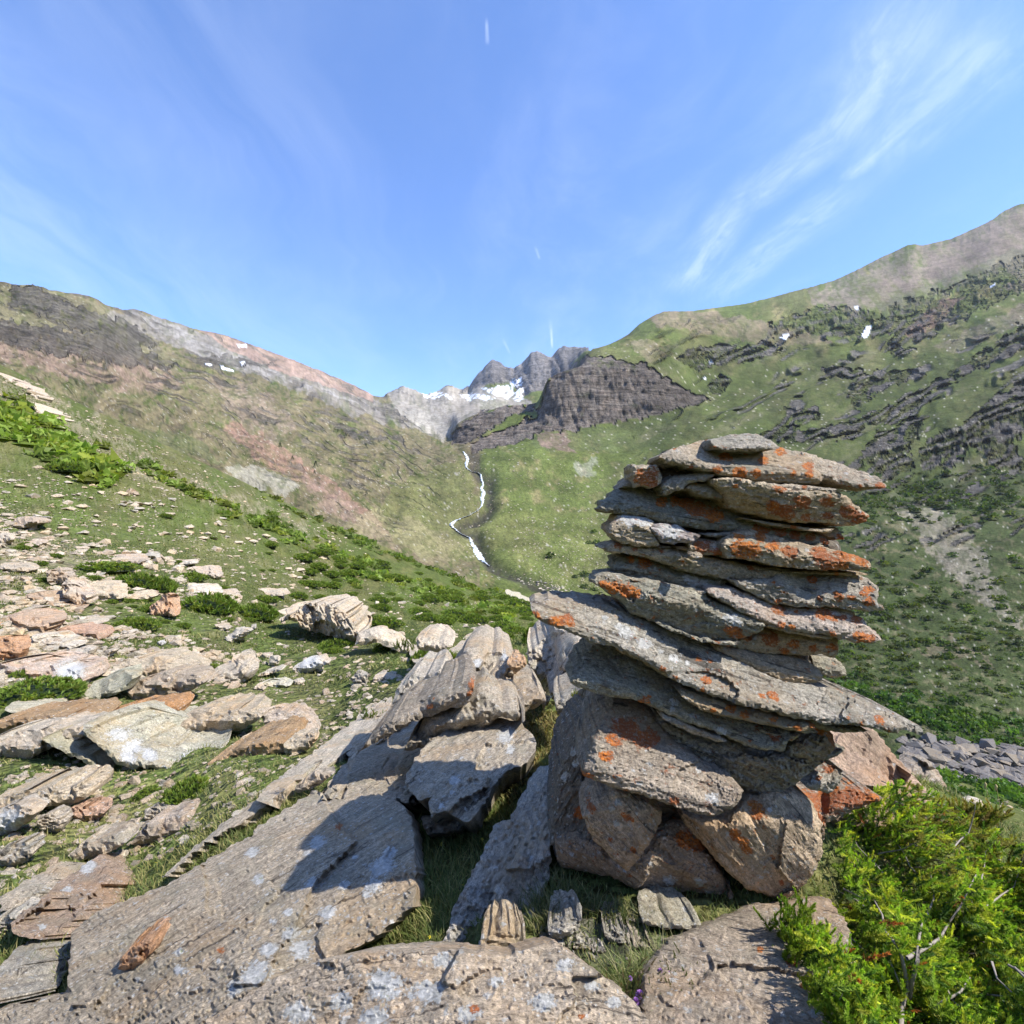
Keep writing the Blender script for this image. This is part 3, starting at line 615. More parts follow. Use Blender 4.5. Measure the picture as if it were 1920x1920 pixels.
ZM = {'1': (980, 780, .40625), '2': (960, 1280, .5), '3': (0, 1280, .5), '4': (0, 920, .375), '5': (600, 1100, .28125), '6': (0, 1120, .21875), '0': (0, 0, 1)}
def zc(z, pts):
    ox, oy, s = ZM[z]; return [(ox+p[0]*s, oy+p[1]*s)+tuple(q*s for q in p[2:3]) for p in pts]
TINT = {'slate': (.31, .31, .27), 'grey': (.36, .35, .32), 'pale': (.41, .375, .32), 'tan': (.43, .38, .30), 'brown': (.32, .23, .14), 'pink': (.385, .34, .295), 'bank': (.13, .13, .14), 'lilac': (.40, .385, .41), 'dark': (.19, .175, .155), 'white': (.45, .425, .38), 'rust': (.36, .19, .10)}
STONES = []
def stone(z, pts, d, T=0.35, A=1.3, B=0.35, line=None, frac=0.35, ang=0, tx=0.0, tint='grey', orange=(), white=(), lichen=0.3, step=4.6,
          name='stone', parent=None, label=None, cat=None, group=None, rough=1.0, facets=0, cp=None, strat=1.0, jit=1.0, seed=None, edge=5.0, back=.78, fct=.5, base_orange=0.0, drape=None):
    """a rock whose front is the given outline, standing d metres off, T metres through from front to back.
    A: how fast the top surface runs back, B: how fast the face below the brow line undercuts; cp: distances at given points instead of d."""
    P = np.array([p[:2] for p in zc(z, pts)]); sd = seed if seed is not None else len(STONES)*7+3
    rng = np.random.default_rng(sd)
    mpx = (d if cp is None else np.mean([c[2] for c in cp]))/FP
    cx, cy = P.mean(0); W = np.ptp(P[:, 0]); H = np.ptp(P[:, 1])
    # outline, densified and frayed
    B2 = []
    for i in range(len(P)):
        a, b_ = P[i], P[(i+1) % len(P)]; n = max(1, int(np.hypot(*(b_-a))/step))
        for k in range(n): B2.append(a+(b_-a)*k/n)
    B2 = np.array(B2); c1 = np.roll(B2, 1, 0); c2 = np.roll(B2, -1, 0); B2 = B2*.6+(c1+c2)*.2
    tn = c2-c1; tn /= np.maximum(np.hypot(tn[:, 0], tn[:, 1]), 1e-6)[:, None]; nr = np.stack([tn[:, 1], -tn[:, 0]], 1)
    ja = jit*min(5.0, 0.06*min(W, H)+1.2)
    B2 = B2+nr*(.9*min(jit, 1.2)*np.sign(vnoise(B2[:, 0]/6.+sd, B2[:, 1]/5., sd+3))*rng.random(len(B2)))[:, None]
    B2 = B2+nr*(ja*(fbm(B2[:, 0]/17.+sd, B2[:, 1]/11., sd, 3)))[:, None]
    gx, gy = np.meshgrid(np.arange(P[:, 0].min()-8, P[:, 0].max()+8, step), np.arange(P[:, 1].min()-8, P[:, 1].max()+8, step*.9))
    gx = gx+(np.arange(gx.shape[0]) % 2)[:, None]*step*.5
    G = np.stack([gx.ravel(), gy.ravel()], 1)+rng.normal(0, step*.12, (gx.size, 2))
    poly = [tuple(p) for p in B2]
    G = G[inpoly(G[:, 0], G[:, 1], poly)]
    def dist(Q):
        out = np.full(len(Q), 1e9)
        for s in range(0, len(Q), 2000):
            q_ = Q[s:s+2000]; out[s:s+2000] = np.sqrt(((q_[:, None, :]-B2[None])**2).sum(-1).min(1))
        return out
    dG = dist(G); k = dG > step*.62; G = G[k]; dG = dG[k]
    nb = len(B2); pts2 = [Vector(p) for p in B2]+[Vector(p) for p in G]
    vs, es, fs, ov, oe, of = delaunay_2d_cdt(pts2, [], [list(range(nb))], 1, 1e-4)
    Q = np.array([tuple(v) for v in vs]); F = np.array([f for f in fs if len(f) == 3], int)
    orig = [o[0] if len(o) else -1 for o in ov]
    # triangles wound towards the camera (v runs down)
    a = Q[F[:, 1]]-Q[F[:, 0]]; b_ = Q[F[:, 2]]-Q[F[:, 0]]; fl = (a[:, 0]*b_[:, 1]-a[:, 1]*b_[:, 0]) > 0
    F[fl] = F[fl][:, ::-1]
    inv = {o: i for i, o in enumerate(orig)}
    ring = np.array([inv[i] for i in range(nb) if i in inv])
    de = dist(Q); de[ring] = 0
    u, v = Q[:, 0], Q[:, 1]
    us = np.linspace(B2[:, 0].min()+.5, B2[:, 0].max()-.5, 50)
    ax, ay = B2[:, 0][None], B2[:, 1][None]; bx, by = np.roll(B2[:, 0], -1)[None], np.roll(B2[:, 1], -1)[None]
    hit = ((ax <= us[:, None]) & (bx > us[:, None])) | ((bx <= us[:, None]) & (ax > us[:, None]))
    yy = ay+(by-ay)*(us[:, None]-ax)/np.where(np.abs(bx-ax) < 1e-6, 1e-6, bx-ax)
    vt = np.where(hit, yy, 1e9).min(1); vb = np.where(hit, yy, -1e9).max(1)
    ok = (vt < 1e8); vt = np.interp(us, us[ok], vt[ok]); vb = np.interp(us, us[ok], vb[ok])
    ke = np.ones(5)/5; vt = np.convolve(np.pad(vt, 2, 'edge'), ke, 'valid'); vb = np.convolve(np.pad(vb, 2, 'edge'), ke, 'valid')
    if line is not None:
        L = np.array([p[:2] for p in zc(z, line)]); lv = np.interp(u, L[:, 0], L[:, 1])
    else: lv = np.interp(u, us, vb-frac*(vb-vt)+2.5*fbm(us/20., us*0+sd, sd, 2))
    th = R(ang); al = (u-cx)*math.cos(th)+(v-cy)*math.sin(th); pe = -(u-cx)*math.sin(th)+(v-cy)*math.cos(th)
    dy = lv-v
    sm = min(5.0, 0.10*H)                                     # brow a little rounded
    up = 0.5*(dy+np.sqrt(dy*dy+sm*sm)); dn = 0.5*(-dy+np.sqrt(dy*dy+sm*sm))
    off = mpx*(A*up+B*dn)+tx*(u-cx)*mpx
    if cp is not None:
        c = np.array([p[:3] if z == '0' else (*zc(z, [p[:2]])[0][:2], p[2]) for p in cp]); c[:, 2] = 1/c[:, 2]      # planes are linear in 1/d
        sc_ = max(W, H); q0 = (c[:, :2]-[cx, cy])/sc_; q1 = np.stack([(u-cx)/sc_, (v-cy)/sc_], 1)
        Af = np.c_[q0, np.ones(len(c))]; w = np.linalg.lstsq(Af, c[:, 2], rcond=None)[0]; res = c[:, 2]-Af@w
        K = lambda a_, b_: np.exp(-((a_[:, None]-b_[None])**2).sum(-1)/(2*.22**2))
        wr = np.linalg.solve(K(q0, q0)+1.1*np.eye(len(c)), res)
        off = 1/(np.c_[q1, np.ones(len(u))]@w+K(q1, q0)@wr)+mpx*(B*dn); d = 0.0
    if facets:
        fc = np.full(len(u), -1e9)
        for _ in range(facets):
            a0 = rng.uniform(0, 6.283); s0 = rng.uniform(.25, .9); r0 = rng.uniform(.12, .42)*min(W, H)
            fc = np.maximum(fc, s0*(((u-cx)*math.cos(a0)+(v-cy)*math.sin(a0)*1.2)-r0))
        off += mpx*np.maximum(fc, 0)*.8
    off += mpx*rough*(3.6*fbm(al/80.+sd, pe/46., sd, 2)+1.6*fbm(al/16., pe/8., sd+9, 3))
    # bedding ledges
    sn = fbm(al/95.+sd, pe/15., sd+4, 3)*3.2+pe/26.
    fr = sn-np.floor(sn); ter = np.floor(sn)+sstep(fr, .30, .62)
    off += mpx*strat*5.5*(ter-sn)
    sn2 = fbm(al/38., pe/6., sd+5, 2)*2.6+pe/8.5; fr = sn2-np.floor(sn2)
    off += mpx*strat*2.2*(sstep(fr, .25, .6)-fr)
    # flat broken faces
    if fct > 0:
        for cs_, am in ((min(W, H)*.42+8, .30), (min(W, H)*.16+5, .22)):
            k1 = fbm(al/cs_/1.5+3, pe/cs_+1, sd+21, 2)*.35; gxx, gyy, idd = cellv(al/cs_/1.7+k1, pe/cs_+k1, sd+13)
            an = idd*40.; off += mpx*fct*rough*cs_*am*(gxx*1.7*np.cos(an)+gyy*np.sin(an)+.25*np.sin(an*3))
    # cleft lines across
    cl, ci, ce = cell(al/70.+sd, pe/34., sd)
    off += mpx*rough*3.2*(ci-.5)*sstep(ce, 0, .12)+mpx*rough*2.0*(1-sstep(ce, 0, .05))
    er = min(edge, .3*min(W, H)); t_ = np.clip(1-de/er, 0, 1)
    off += mpx*er*1.1*(1-np.sqrt(np.clip(1-t_*t_, 0, 1)))
    Dp = d+off
    V = np.stack([(u-960)/FP*Dp, Dp, (960-v)/FP*Dp], 1)
    # sides and back
    nr_ = len(ring); Vr = V[ring]; cen = Vr.mean(0); cen = np.array([cen[0], 0, cen[2]]); NF_ = len(V)
    sgn = (B2[:, 0]*np.roll(B2[:, 1], -1)-np.roll(B2[:, 0], -1)*B2[:, 1]).sum() > 0
    Fs = [F]
    if cp is not None:                       # a tilted sheet of rock: its underside follows its top
        dv = np.array([0, .8*T, -.6*T]); mid = Vr+dv*.5; bk = V+dv
        m_ = V.mean(0); bk = (bk-m_)*[.93, 1, 1]+m_
        V = np.vstack([V, mid, bk]); allr = [ring, np.arange(NF_, NF_+nr_), ring+NF_+nr_]; Fs.append(F[:, ::-1]+NF_+nr_)
    else:
        rows = []; NRW = 3
        for k in range(1, NRW+1):
            f = k/NRW; sc_ = 1+.02*math.sin(f*3)-(1-back)*f*f
            q_ = Vr.copy(); q_[:, 1] += T*f*(1+.08*fbm(np.arange(nr_)/9., np.zeros(nr_)+k, sd, 2))
            q_[:, 0] = cen[0]+(q_[:, 0]-cen[0])*sc_+.012*vnoise(np.arange(nr_)/3., np.zeros(nr_)+k*3.1, sd); q_[:, 2] = cen[2]+(q_[:, 2]-cen[2])*sc_+.012*vnoise(np.arange(nr_)/3., np.zeros(nr_)+k*5.3, sd+1)
            rows.append(q_)
        allr = [ring]; n0 = NF_
        for r_ in rows: allr.append(np.arange(n0, n0+nr_)); n0 += nr_
        V = np.vstack([V]+rows+[rows[-1].mean(0)[None]]); ctr = len(V)-1
        f3 = np.stack([allr[-1], np.roll(allr[-1], -1), np.full(nr_, ctr)], 1); Fs.append(f3 if sgn else f3[:, ::-1])
    for r0, r1 in zip(allr[:-1], allr[1:]):
        a = r0; b_ = np.roll(r0, -1); c = r1; e = np.roll(r1, -1)
        f1 = np.stack([a, b_, c], 1); f2 = np.stack([b_, e, c], 1)
        if not sgn: f1 = f1[:, ::-1]; f2 = f2[:, ::-1]
        Fs += [f1, f2]
    F = np.vstack(Fs); n = len(V)
    # bedding frame in metres, for the shader
    xx = V[:, 0]; zz = -V[:, 2]; x0 = cen[0]; z0 = -cen[2]
    a_m = (xx-x0)*math.cos(th)+(zz-z0)*math.sin(th); p_m = -(xx-x0)*math.sin(th)+(zz-z0)*math.cos(th)
    bedv = np.stack([a_m+sd*.37, p_m+sd*.11, V[:, 1]], 1)
    if cp is not None:                       # lying sheets: measure along the surface, not across the view
        J = np.linalg.lstsq(np.c_[al, pe, np.ones(len(al))], V[:len(al), :2], rcond=None)[0]; ea = J[0]/np.hypot(*J[0]); ep = np.array([-ea[1], ea[0]])
        bedv = np.stack([V[:, :2]@ea+sd*.37, V[:, :2]@ep+sd*.11, V[:, 2]*.5], 1)
    def spots(L):
        f = np.zeros(n); uu = V[:, 0]/V[:, 1]*FP+960; vv = 960-V[:, 2]/V[:, 1]*FP
        for s_ in zc(z, [q if len(q) > 2 else (*q, 30) for q in L]):
            da = ((uu-s_[0])*math.cos(th)+(vv-s_[1])*math.sin(th))/1.35; dp_ = -(uu-s_[0])*math.sin(th)+(vv-s_[1])*math.cos(th)
            f = np.maximum(f, 1.25-np.hypot(da, dp_)/max(s_[2], 1)*.95)
        return np.clip(f, 0, 1)
    o = mesh_obj(name, V, F, [ROCK], parent, {'v_bed': bedv, 'tint': np.tile(np.array(TINT[tint] if isinstance(tint, str) else tint)*rng.uniform(.92, 1.08), (n, 1)),
        'orange': np.maximum(spots(orange), base_orange), 'white': spots(white), 'lichen': np.full(n, lichen)})
    o.data.set_sharp_from_angle(angle=R(28))
    tag(o, label, cat, group)
    if parent is None: place(o, (float(cen[0]), float(V[:, 1].mean()), float(V[:, 2].min())))
    STONES.append(o); return o
# ================================================================== CAIRN
cairn = bpy.data.objects.new('cairn', None); COL.objects.link(cairn)
tag(cairn, 'tall trail cairn of stacked slate slabs with orange lichen on the rocky knoll', 'cairn')
def cs(z, pts, d, label=None, **k): k.setdefault('fct', .32); k.setdefault('base_orange', .28); k.setdefault('edge', 2.4); k.setdefault('strat', 1.05); k.setdefault('rough', .7); k.setdefault('step', 3.7); return stone(z, pts, d, label=label, parent=cairn, **k)
CD = 1.96
cs('1', [(1290,165),(1400,200),(1560,250),(1650,290),(1688,322),(1680,333),(1590,334),(1480,318),(1380,292),(1350,260),(1300,220)], CD+.04, 'pale tapering slab jutting out to the right under the top stone', ang=18, tint='pale', orange=[(1650,322,26),(1560,325,12)], T=.3, frac=.25, A=2.2)
cs('1', [(625,185),(700,150),(800,118),(900,108),(1060,98),(1190,150),(1290,165),(1345,200),(1350,240),(1388,292),(1365,315),(1290,312),(1100,305),(950,282),(880,257),(760,237),(680,217)], CD-.06, 'topmost slab, pale with orange lichen blotches', ang=8, tint='pale', T=.42, A=1.9, B=.5,
   line=[(625,188),(760,205),(900,240),(1100,250),(1300,262),(1388,290)], orange=[(935,185,34),(1110,205,26),(1190,163,26),(1000,262,34),(1080,262,30),(900,248,26),(700,150,10),(1320,232,28),(1325,270,22),(1250,268,16),(780,235,12),(1030,167,16)])
cs('1', [(868,112),(960,86),(1030,78),(1090,86),(1150,116),(1188,148),(1100,160),(950,162),(885,152)], CD-.05, 'grey leaf of slate lying along the top of the topmost slab', ang=6, tint='grey', T=.22, A=1.6, frac=.2)
cs('1', [(500,222),(622,226),(626,245),(642,262),(640,312),(590,332),(556,322),(520,322),(514,285)], CD-.02, 'squarish stone almost covered in orange lichen', ang=0, tint='white', T=.2, frac=.9, B=.1, orange=[(570,280,58),(600,310,30)])
cs('1', [(620,235),(740,240),(830,262),(720,300),(645,312)], CD+.10, ang=5, tint='dark', T=.25)
cs('1', [(450,330),(478,300),(502,278),(516,288),(522,326),(490,334)], CD+.06, ang=0, tint='pale', T=.2)
cs('1', [(645,307),(720,276),(850,258),(892,270),(872,290),(762,312),(742,337),(692,357),(648,368)], CD-.03, 'small grey wedge tilted up under the top slab', ang=-18, tint='grey', T=.25, line=[(645,315),(740,300),(892,268)], B=.1)
cs('1', [(748,332),(772,306),(870,313),(902,332),(932,362),(922,387),(820,367)], CD-.02, ang=8, tint='tan', T=.25)
cs('1', [(878,290),(930,280),(1130,310),(1180,325),(1300,345),(1440,345),(1500,375),(1560,430),(1600,460),(1590,490),(1510,507),(1410,494),(1290,492),(1150,477),(1060,457),(1010,442),(960,422),(930,362),(900,332)], CD-.10, 'thick angular block second from the top, splashed with orange lichen', ang=12, tint='tan', T=.38,
   line=[(878,292),(1120,312),(1200,345),(1330,350),(1470,370),(1600,470)], B=.28, A=1.0, orange=[(1185,330,30),(1160,420,40),(1215,440,46),(1290,400,40),(1310,470,30),(1400,400,32),(1410,460,26),(1500,440,44),(1550,470,40),(985,325,14)], facets=3)
cs('1', [(345,430),(380,390),(430,336),(520,322),(640,347),(700,377),(920,387),(960,422),(1080,462),(1200,492),(1300,502),(1380,560),(1422,578),(1410,592),(1280,592),(1180,572),(1000,532),(900,530),(760,512),(650,492),(560,462),(440,452)], CD+.0, 'long dark slab with a lichen streak and pointed right end', ang=9, tint='slate', T=.42, frac=.3, A=1.5,
   orange=[(740,385,60),(800,430,50),(880,455,46),(640,400,30),(1100,525,40),(1190,530,34),(1260,545,34),(1330,560,26),(1395,576,22)])
cs('1', [(1330,510),(1440,510),(1480,558),(1488,572),(1430,570),(1380,542)], CD+.06, ang=15, tint='grey', T=.25, orange=[(1465,560,22)])
cs('1', [(405,500),(440,457),(520,454),(600,480),(622,500),(592,512),(602,540),(630,570),(632,602),(540,602),(450,587),(398,540)], CD-.05, 'chunky tan stone with a bluish white crust on top', ang=4, tint='tan', T=.28, frac=.65, B=.1, A=2, white=[(500,470,50),(560,478,40)])
cs('1', [(590,512),(640,496),(720,506),(790,540),(822,552),(782,582),(680,592),(640,582),(606,546)], CD-.06, 'small lilac-white stone beside the chunky tan one', ang=12, tint='lilac', T=.22, frac=.4, white=[(680,530,50)])
cs('1', [(700,600),(760,600),(790,612),(770,624),(715,616)], CD-.03, ang=0, tint='brown', T=.12)
cs('1', [(762,568),(850,567),(940,590),(955,637),(850,643),(768,622)], CD-.04, ang=6, tint='pale', T=.25, orange=[(830,605,44),(900,630,30)])
cs('1', [(925,600),(930,570),(965,538),(1050,528),(1160,550),(1250,580),(1330,595),(1430,610),(1530,640),(1600,670),(1614,690),(1600,714),(1450,714),(1250,702),(1100,677),(940,652)], CD-.09, 'slab with orange lichen along its whole length, right end tapering', ang=11, tint='tan', T=.4, frac=.5, B=.2,
   orange=[(1020,615,56),(1060,625,46),(1150,600,36),(1230,622,40),(1100,560,30),(1380,640,50),(1420,680,60),(1500,640,50),(1560,665,40),(1000,560,22),(1480,690,30)])
cs('1', [(355,610),(420,578),(520,598),(650,607),(760,622),(900,657),(1060,692),(1200,705),(1202,717),(1130,757),(1040,762),(900,742),(750,712),(620,667),(520,642),(400,627)], CD-.03, 'thin tan slab sticking out in a point on the left', ang=11, tint='tan', T=.4, frac=.6, B=.15, orange=[(440,600,20),(640,625,14),(1050,700,16),(520,615,14)])
cs('1', [(770,642),(800,622),(835,640),(830,658),(785,662)], CD-.13, 'tiny rounded tan pebble wedged in a gap', ang=0, tint='tan', T=.06, step=2.5)
cs('1', [(416,702),(430,668),(470,645),(520,640),(620,667),(700,702),(850,727),(948,767),(902,792),(860,797),(740,782),(620,762),(500,747),(440,727)], CD+.0, 'dark slab with a single white lichen patch', ang=11, tint='slate', T=.38, frac=.45, orange=[(560,680,36),(500,665,20)], white=[(790,765,36),(830,775,28),(760,750,22)])
cs('1', [(952,757),(1050,762),(1150,747),(1210,702),(1350,710),(1480,715),(1560,735),(1640,782),(1643,830),(1632,850),(1668,893),(1600,905),(1530,892),(1400,882),(1250,882),(1120,852),(1020,802)], CD-.07, 'thick pale grey slab at the right with round orange spots', ang=10, tint='grey', T=.4, B=.2, A=1.1,
   line=[(952,757),(1200,790),(1300,860),(1450,820),(1650,850)], orange=[(1335,755,24),(1455,825,26),(1462,845,22),(1515,838,18),(1600,800,26),(1575,815,20),(1600,858,30),(1370,840,18),(1160,765,10),(1180,855,20),(1205,812,8)])
cs('1', [(322,768),(340,742),(400,726),(460,736),(620,762),(740,787),(850,800),(850,832),(930,872),(1040,922),(1100,952),(1132,968),(1080,1002),(1000,1032),(880,1030),(800,1022),(680,982),(560,932),(490,902),(460,862),(370,802)], CD-.11, 'broad grey slab with a cream scrape and orange patch at its tip', ang=16, tint='slate', T=.4, frac=.62, B=.45, A=1.0,
   orange=[(420,795,36),(480,810,40),(520,820,26),(980,1000,36),(960,985,26),(370,775,20),(1000,1015,22)], white=[(970,940,36),(985,955,28)])
cs('1', [(848,802),(960,790),(1060,826),(1180,872),(1300,882),(1400,876),(1500,887),(1560,932),(1640,1012),(1662,1032),(1600,1047),(1500,1042),(1450,1017),(1300,1002),(1200,987),(1100,952),(1000,902),(880,832)], CD-.10, 'slanting lilac-grey slab with ring-shaped lichens and a pointed right tip', ang=17, tint=(.42,.385,.37), T=.42, frac=.25, A=1.1,
   orange=[(1180,895,32),(1385,915,40),(1430,935,24),(1540,940,28),(1560,1022,40),(1600,1025,30),(1195,965,22),(1240,972,18),(1265,905,14),(1430,1005,16),(1480,930,18),(1310,885,12)])
cs('1', [(858,1032),(1000,1032),(1100,985),(1200,985),(1300,1005),(1452,1020),(1462,1088),(1440,1118),(1380,1100),(1300,1107),(1100,1092),(950,1067)], CD-.02, ang=6, tint='tan', T=.4, frac=.6, orange=[(1140,1030,40),(1040,1025,22),(1340,1075,24),(1250,1050,28),(1210,1085,22),(950,1045,30),(1430,1070,26)])
cs('1', [(858,1042),(960,1075),(1100,1095),(1250,1110),(1340,1145),(1387,1190),(1382,1222),(1320,1237),(1220,1237),(1120,1192),(1000,1132),(900,1082)], CD-.06, 'warm tan wedge resting on the longest slab', ang=16, tint='tan', T=.35, frac=.35, A=1.2)
cs('1', [(1330,1105),(1440,1115),(1480,1150),(1503,1196),(1490,1203),(1400,1205),(1350,1160)], CD+.14, ang=10, tint='slate', T=.25)
cs('1', [(370,870),(500,888),(640,950),(600,960),(560,935),(430,915)], CD+.02, ang=18, tint='brown', T=.3)
cs('1', [(35,885),(55,856),(130,848),(250,860),(400,880),(480,900),(600,955),(760,1010),(860,1055),(1000,1130),(1120,1195),(1220,1237),(1380,1250),(1500,1280),(1650,1345),(1780,1400),(1850,1445),(1852,1474),(1742,1447),(1730,1467),(1500,1422),(1400,1422),(1200,1382),(1000,1332),(850,1282),(740,1242),(600,1152),(420,1062),(330,1052),(200,992),(90,952),(42,912)], CD-.20, 'longest slab, thin and slanting down to the right across the whole cairn', ang=19, tint=(.36,.355,.33), T=.5, frac=.2, A=1.25, B=.3,
   line=[(35,905),(200,965),(420,1040),(600,1130),(740,1215),(850,1255),(1000,1305),(1200,1355),(1400,1395),(1500,1400),(1730,1440),(1852,1465)],
   orange=[(850,1220,28),(1152,1290,26),(1165,1305,18),(1105,1290,18),(1648,1400,26),(645,1170,20),(710,1210,16),(205,940,40),(150,950,30),(815,1120,16),(865,1132,12),(60,915,22),(235,890,8),(830,1265,12)], white=[(480,1000,34),(560,1050,30),(700,1120,26),(440,970,20),(640,1090,14),(380,930,14),(760,1140,12)], lichen=.5, step=4.5)
cs('1', [(215,1232),(240,1152),(290,1100),(330,1060),(420,1065),(560,1130),(640,1190),(740,1252),(800,1342),(950,1382),(1100,1432),(1232,1452),(1232,1490),(1200,1552),(1060,1532),(900,1462),(740,1412),(600,1342),(520,1312),(380,1292),(260,1252)], CD-.15, 'greenish slab below the longest one with white lichen dots', ang=20, tint='slate', T=.45, frac=.2, A=1.2,
   orange=[(570,1310,24),(545,1318,16),(1160,1480,30),(1090,1440,20),(1050,1500,10),(585,1295,12)], white=[(700,1320,22),(920,1460,26),(780,1380,14),(690,1355,14),(530,1215,8),(720,1410,12)])
cs('1', [(728,1290),(745,1260),(860,1292),(1000,1337),(1200,1387),(1350,1422),(1352,1450),(1250,1452),(1100,1422),(950,1392),(840,1367),(780,1332)], CD-.19, ang=17, tint=(.35,.31,.24), T=.3, frac=.3, orange=[(960,1352,26),(1022,1380,26),(1160,1400,20),(1270,1440,24),(880,1360,14),(975,1345,14),(1340,1430,20)], jit=.7)
cs('1', [(610,1372),(700,1400),(850,1450),(1050,1530),(1200,1555),(1250,1480),(1340,1460),(1400,1480),(1440,1530),(1400,1582),(1330,1642),(1280,1682),(1200,1737),(1110,1747),(1050,1732),(1000,1702),(960,1697),(880,1642),(820,1592),(740,1532),(680,1482),(640,1422)], CD-.08, 'crumpled grey stone with wavy layers', ang=22, tint='grey', T=.45, frac=.8, B=.35, strat=2.6, rough=2.0)
cs('1', [(1345,1430),(1400,1425),(1432,1470),(1442,1530),(1410,1547),(1378,1500)], CD-.06, ang=60, tint='rust', T=.2, orange=[(1370,1450,30)])
cs('1', [(1400,1560),(1440,1520),(1490,1530),(1470,1560),(1400,1590)], CD+.02, ang=-20, tint='slate', T=.2)
cs('1', [(268,1652),(300,1560),(330,1470),(380,1370),(420,1320),(560,1330),(620,1380),(680,1482),(820,1592),(960,1697),(1022,1722),(990,1792),(900,1842),(850,1847),(700,1802),(520,1742),(380,1702)], CD-.27, 'massive grey block under the slabs with a rust-coloured ledge', ang=14, tint=(.36,.325,.285), T=.5, A=1.1, B=-.15, edge=7,
   line=[(268,1655),(340,1612),(500,1668),(700,1740),(850,1800),(1000,1780)], orange=[(480,1440,70),(560,1490,60),(420,1500,40),(390,1572,36),(300,1672,34),(470,1742,26),(700,1780,24),(600,1480,36),(270,1650,20)], white=[(880,1760,30),(570,1545,10)])
# thin plates and wedges in the joints
for pts, dd, an, tn, og in (([(900,300),(1100,308),(1290,318),(1390,330),(1500,345),(1440,352),(1250,346),(1050,318)],-.07,6,'pale',[(1300,330,14)]), ([(1010,470),(1200,500),(1380,525),(1440,520),(1420,540),(1300,525),(1150,505)],-.04,8,'tan',[(1250,515,16)]),
      ([(830,545),(930,540),(1000,545),(960,560),(880,560)],-.02,4,'grey',[]), ([(1180,722),(1400,714),(1560,722),(1600,732),(1500,738),(1300,728)],-.03,4,'tan',[(1450,728,14)]), ([(560,645),(760,690),(930,735),(1010,760),(900,752),(700,706)],-.02,13,'slate',[]),
      ([(430,735),(600,765),(760,800),(850,812),(830,822),(700,800),(500,762)],-.07,13,'pale',[(520,768,14)]), ([(1140,955),(1280,992),(1440,1022),(1400,1030),(1220,1000),(1120,972)],-.09,13,'tan',[]), ([(620,955),(800,1020),(900,1040),(1010,1045),(980,1060),(850,1050),(700,1000)],-.12,15,'slate',[(900,1042,14)]),
      ([(430,1062),(560,1110),(700,1190),(760,1240),(700,1225),(560,1140),(440,1085)],-.16,27,'tan',[]), ([(960,1365),(1150,1395),(1300,1440),(1370,1462),(1300,1466),(1120,1420)],-.15,14,'grey',[(1200,1425,16)]), ([(1080,1445),(1210,1462),(1290,1472),(1240,1500),(1150,1480)],-.12,8,'tan',[]),
      ([(1240,1330),(1400,1420),(1500,1432),(1600,1455),(1480,1462),(1340,1440)],-.10,14,'slate',[]), ([(640,1372),(800,1440),(950,1500),(900,1505),(760,1455),(650,1400)],-.15,24,'pale',[]), ([(480,575),(600,598),(700,604),(640,612),(540,604)],-.03,5,'dark',[])):
    cs('1', pts, CD+dd, ang=an, tint=tn, T=.22, orange=og, step=3.4, frac=.5, jit=.8)
# base stones
cs('2', [(145,600),(160,430),(180,300),(250,180),(340,90),(392,100),(330,222),(262,352),(300,400),(342,422),(290,502),(332,622),(250,692),(180,692)], CD+.05, 'dark lichened stone at the left foot, leaning in', edge=12, ang=-62, tint='dark', T=.45, frac=.1, tx=-.5, A=.3, orange=[(290,440,40),(320,420,30),(260,480,30)], white=[(200,350,20),(285,435,16),(240,300,16),(230,260,14)], lichen=.8, name='stone')
cs('2', [(160,602),(240,575),(330,600),(430,690),(480,600),(560,520),(650,500),(720,612),(800,742),(832,800),(852,850),(740,887),(690,888),(600,872),(500,792),(380,732),(250,702),(180,692)], CD-.06, 'big rounded base stone leaning down to the right', edge=10, fct=.6, ang=33, tint=(.38,.31,.245), T=.5, frac=.5, B=.6, A=.45, orange=[(650,590,40),(690,610,30)], white=[(590,740,24),(700,745,18),(520,680,12)], facets=4, lichen=.6)
cs('2', [(265,500),(330,420),(400,400),(520,455),(560,482),(560,522),(520,592),(470,672),(430,707),(380,662),(300,582)], CD-.20, 'triangular base stone pointing down', edge=7, fct=.6, ang=50, tint=(.42,.36,.30), T=.25, frac=.8, A=.3, B=.2, orange=[(430,505,20),(455,628,12),(370,590,12),(300,470,22),(450,515,12)], white=[(400,450,16),(390,530,12)], facets=3, lichen=.7)
cs('2', [(620,487),(700,500),(800,500),(850,460),(870,430),(960,400),(1050,400),(1120,440),(1160,522),(1166,640),(1130,722),(1080,772),(1030,812),(960,802),(880,772),(800,702),(730,622),(660,542)], CD-.15, edge=11, fct=.6, label='large round-faced base stone at the right with a curved crack', ang=52, tint=(.46,.38,.29), T=.45, frac=.7, A=.5, B=.35, orange=[(915,470,32),(915,500,20),(835,570,26),(870,600,26),(885,625,24),(1010,750,14),(980,655,10)], white=[(990,580,8),(935,730,8)], facets=6, strat=.5, lichen=.6)
cs('2', [(1095,387),(1140,330),(1200,300),(1242,330),(1232,372),(1190,417),(1130,402)], CD+.0, ang=-30, tint='grey', T=.25, orange=[(1190,320,26),(1150,360,14)])
cs('2', [(1060,420),(1120,440),(1160,390),(1232,372),(1300,395),(1395,432),(1300,472),(1180,522),(1168,590),(1130,500)], CD+.08, 'low slab at the right foot coated in orange lichen', ang=8, tint='pink', T=.35, orange=[(1200,440,70),(1280,430,60),(1130,450,50),(1150,520,30),(1340,440,40)], frac=.3)
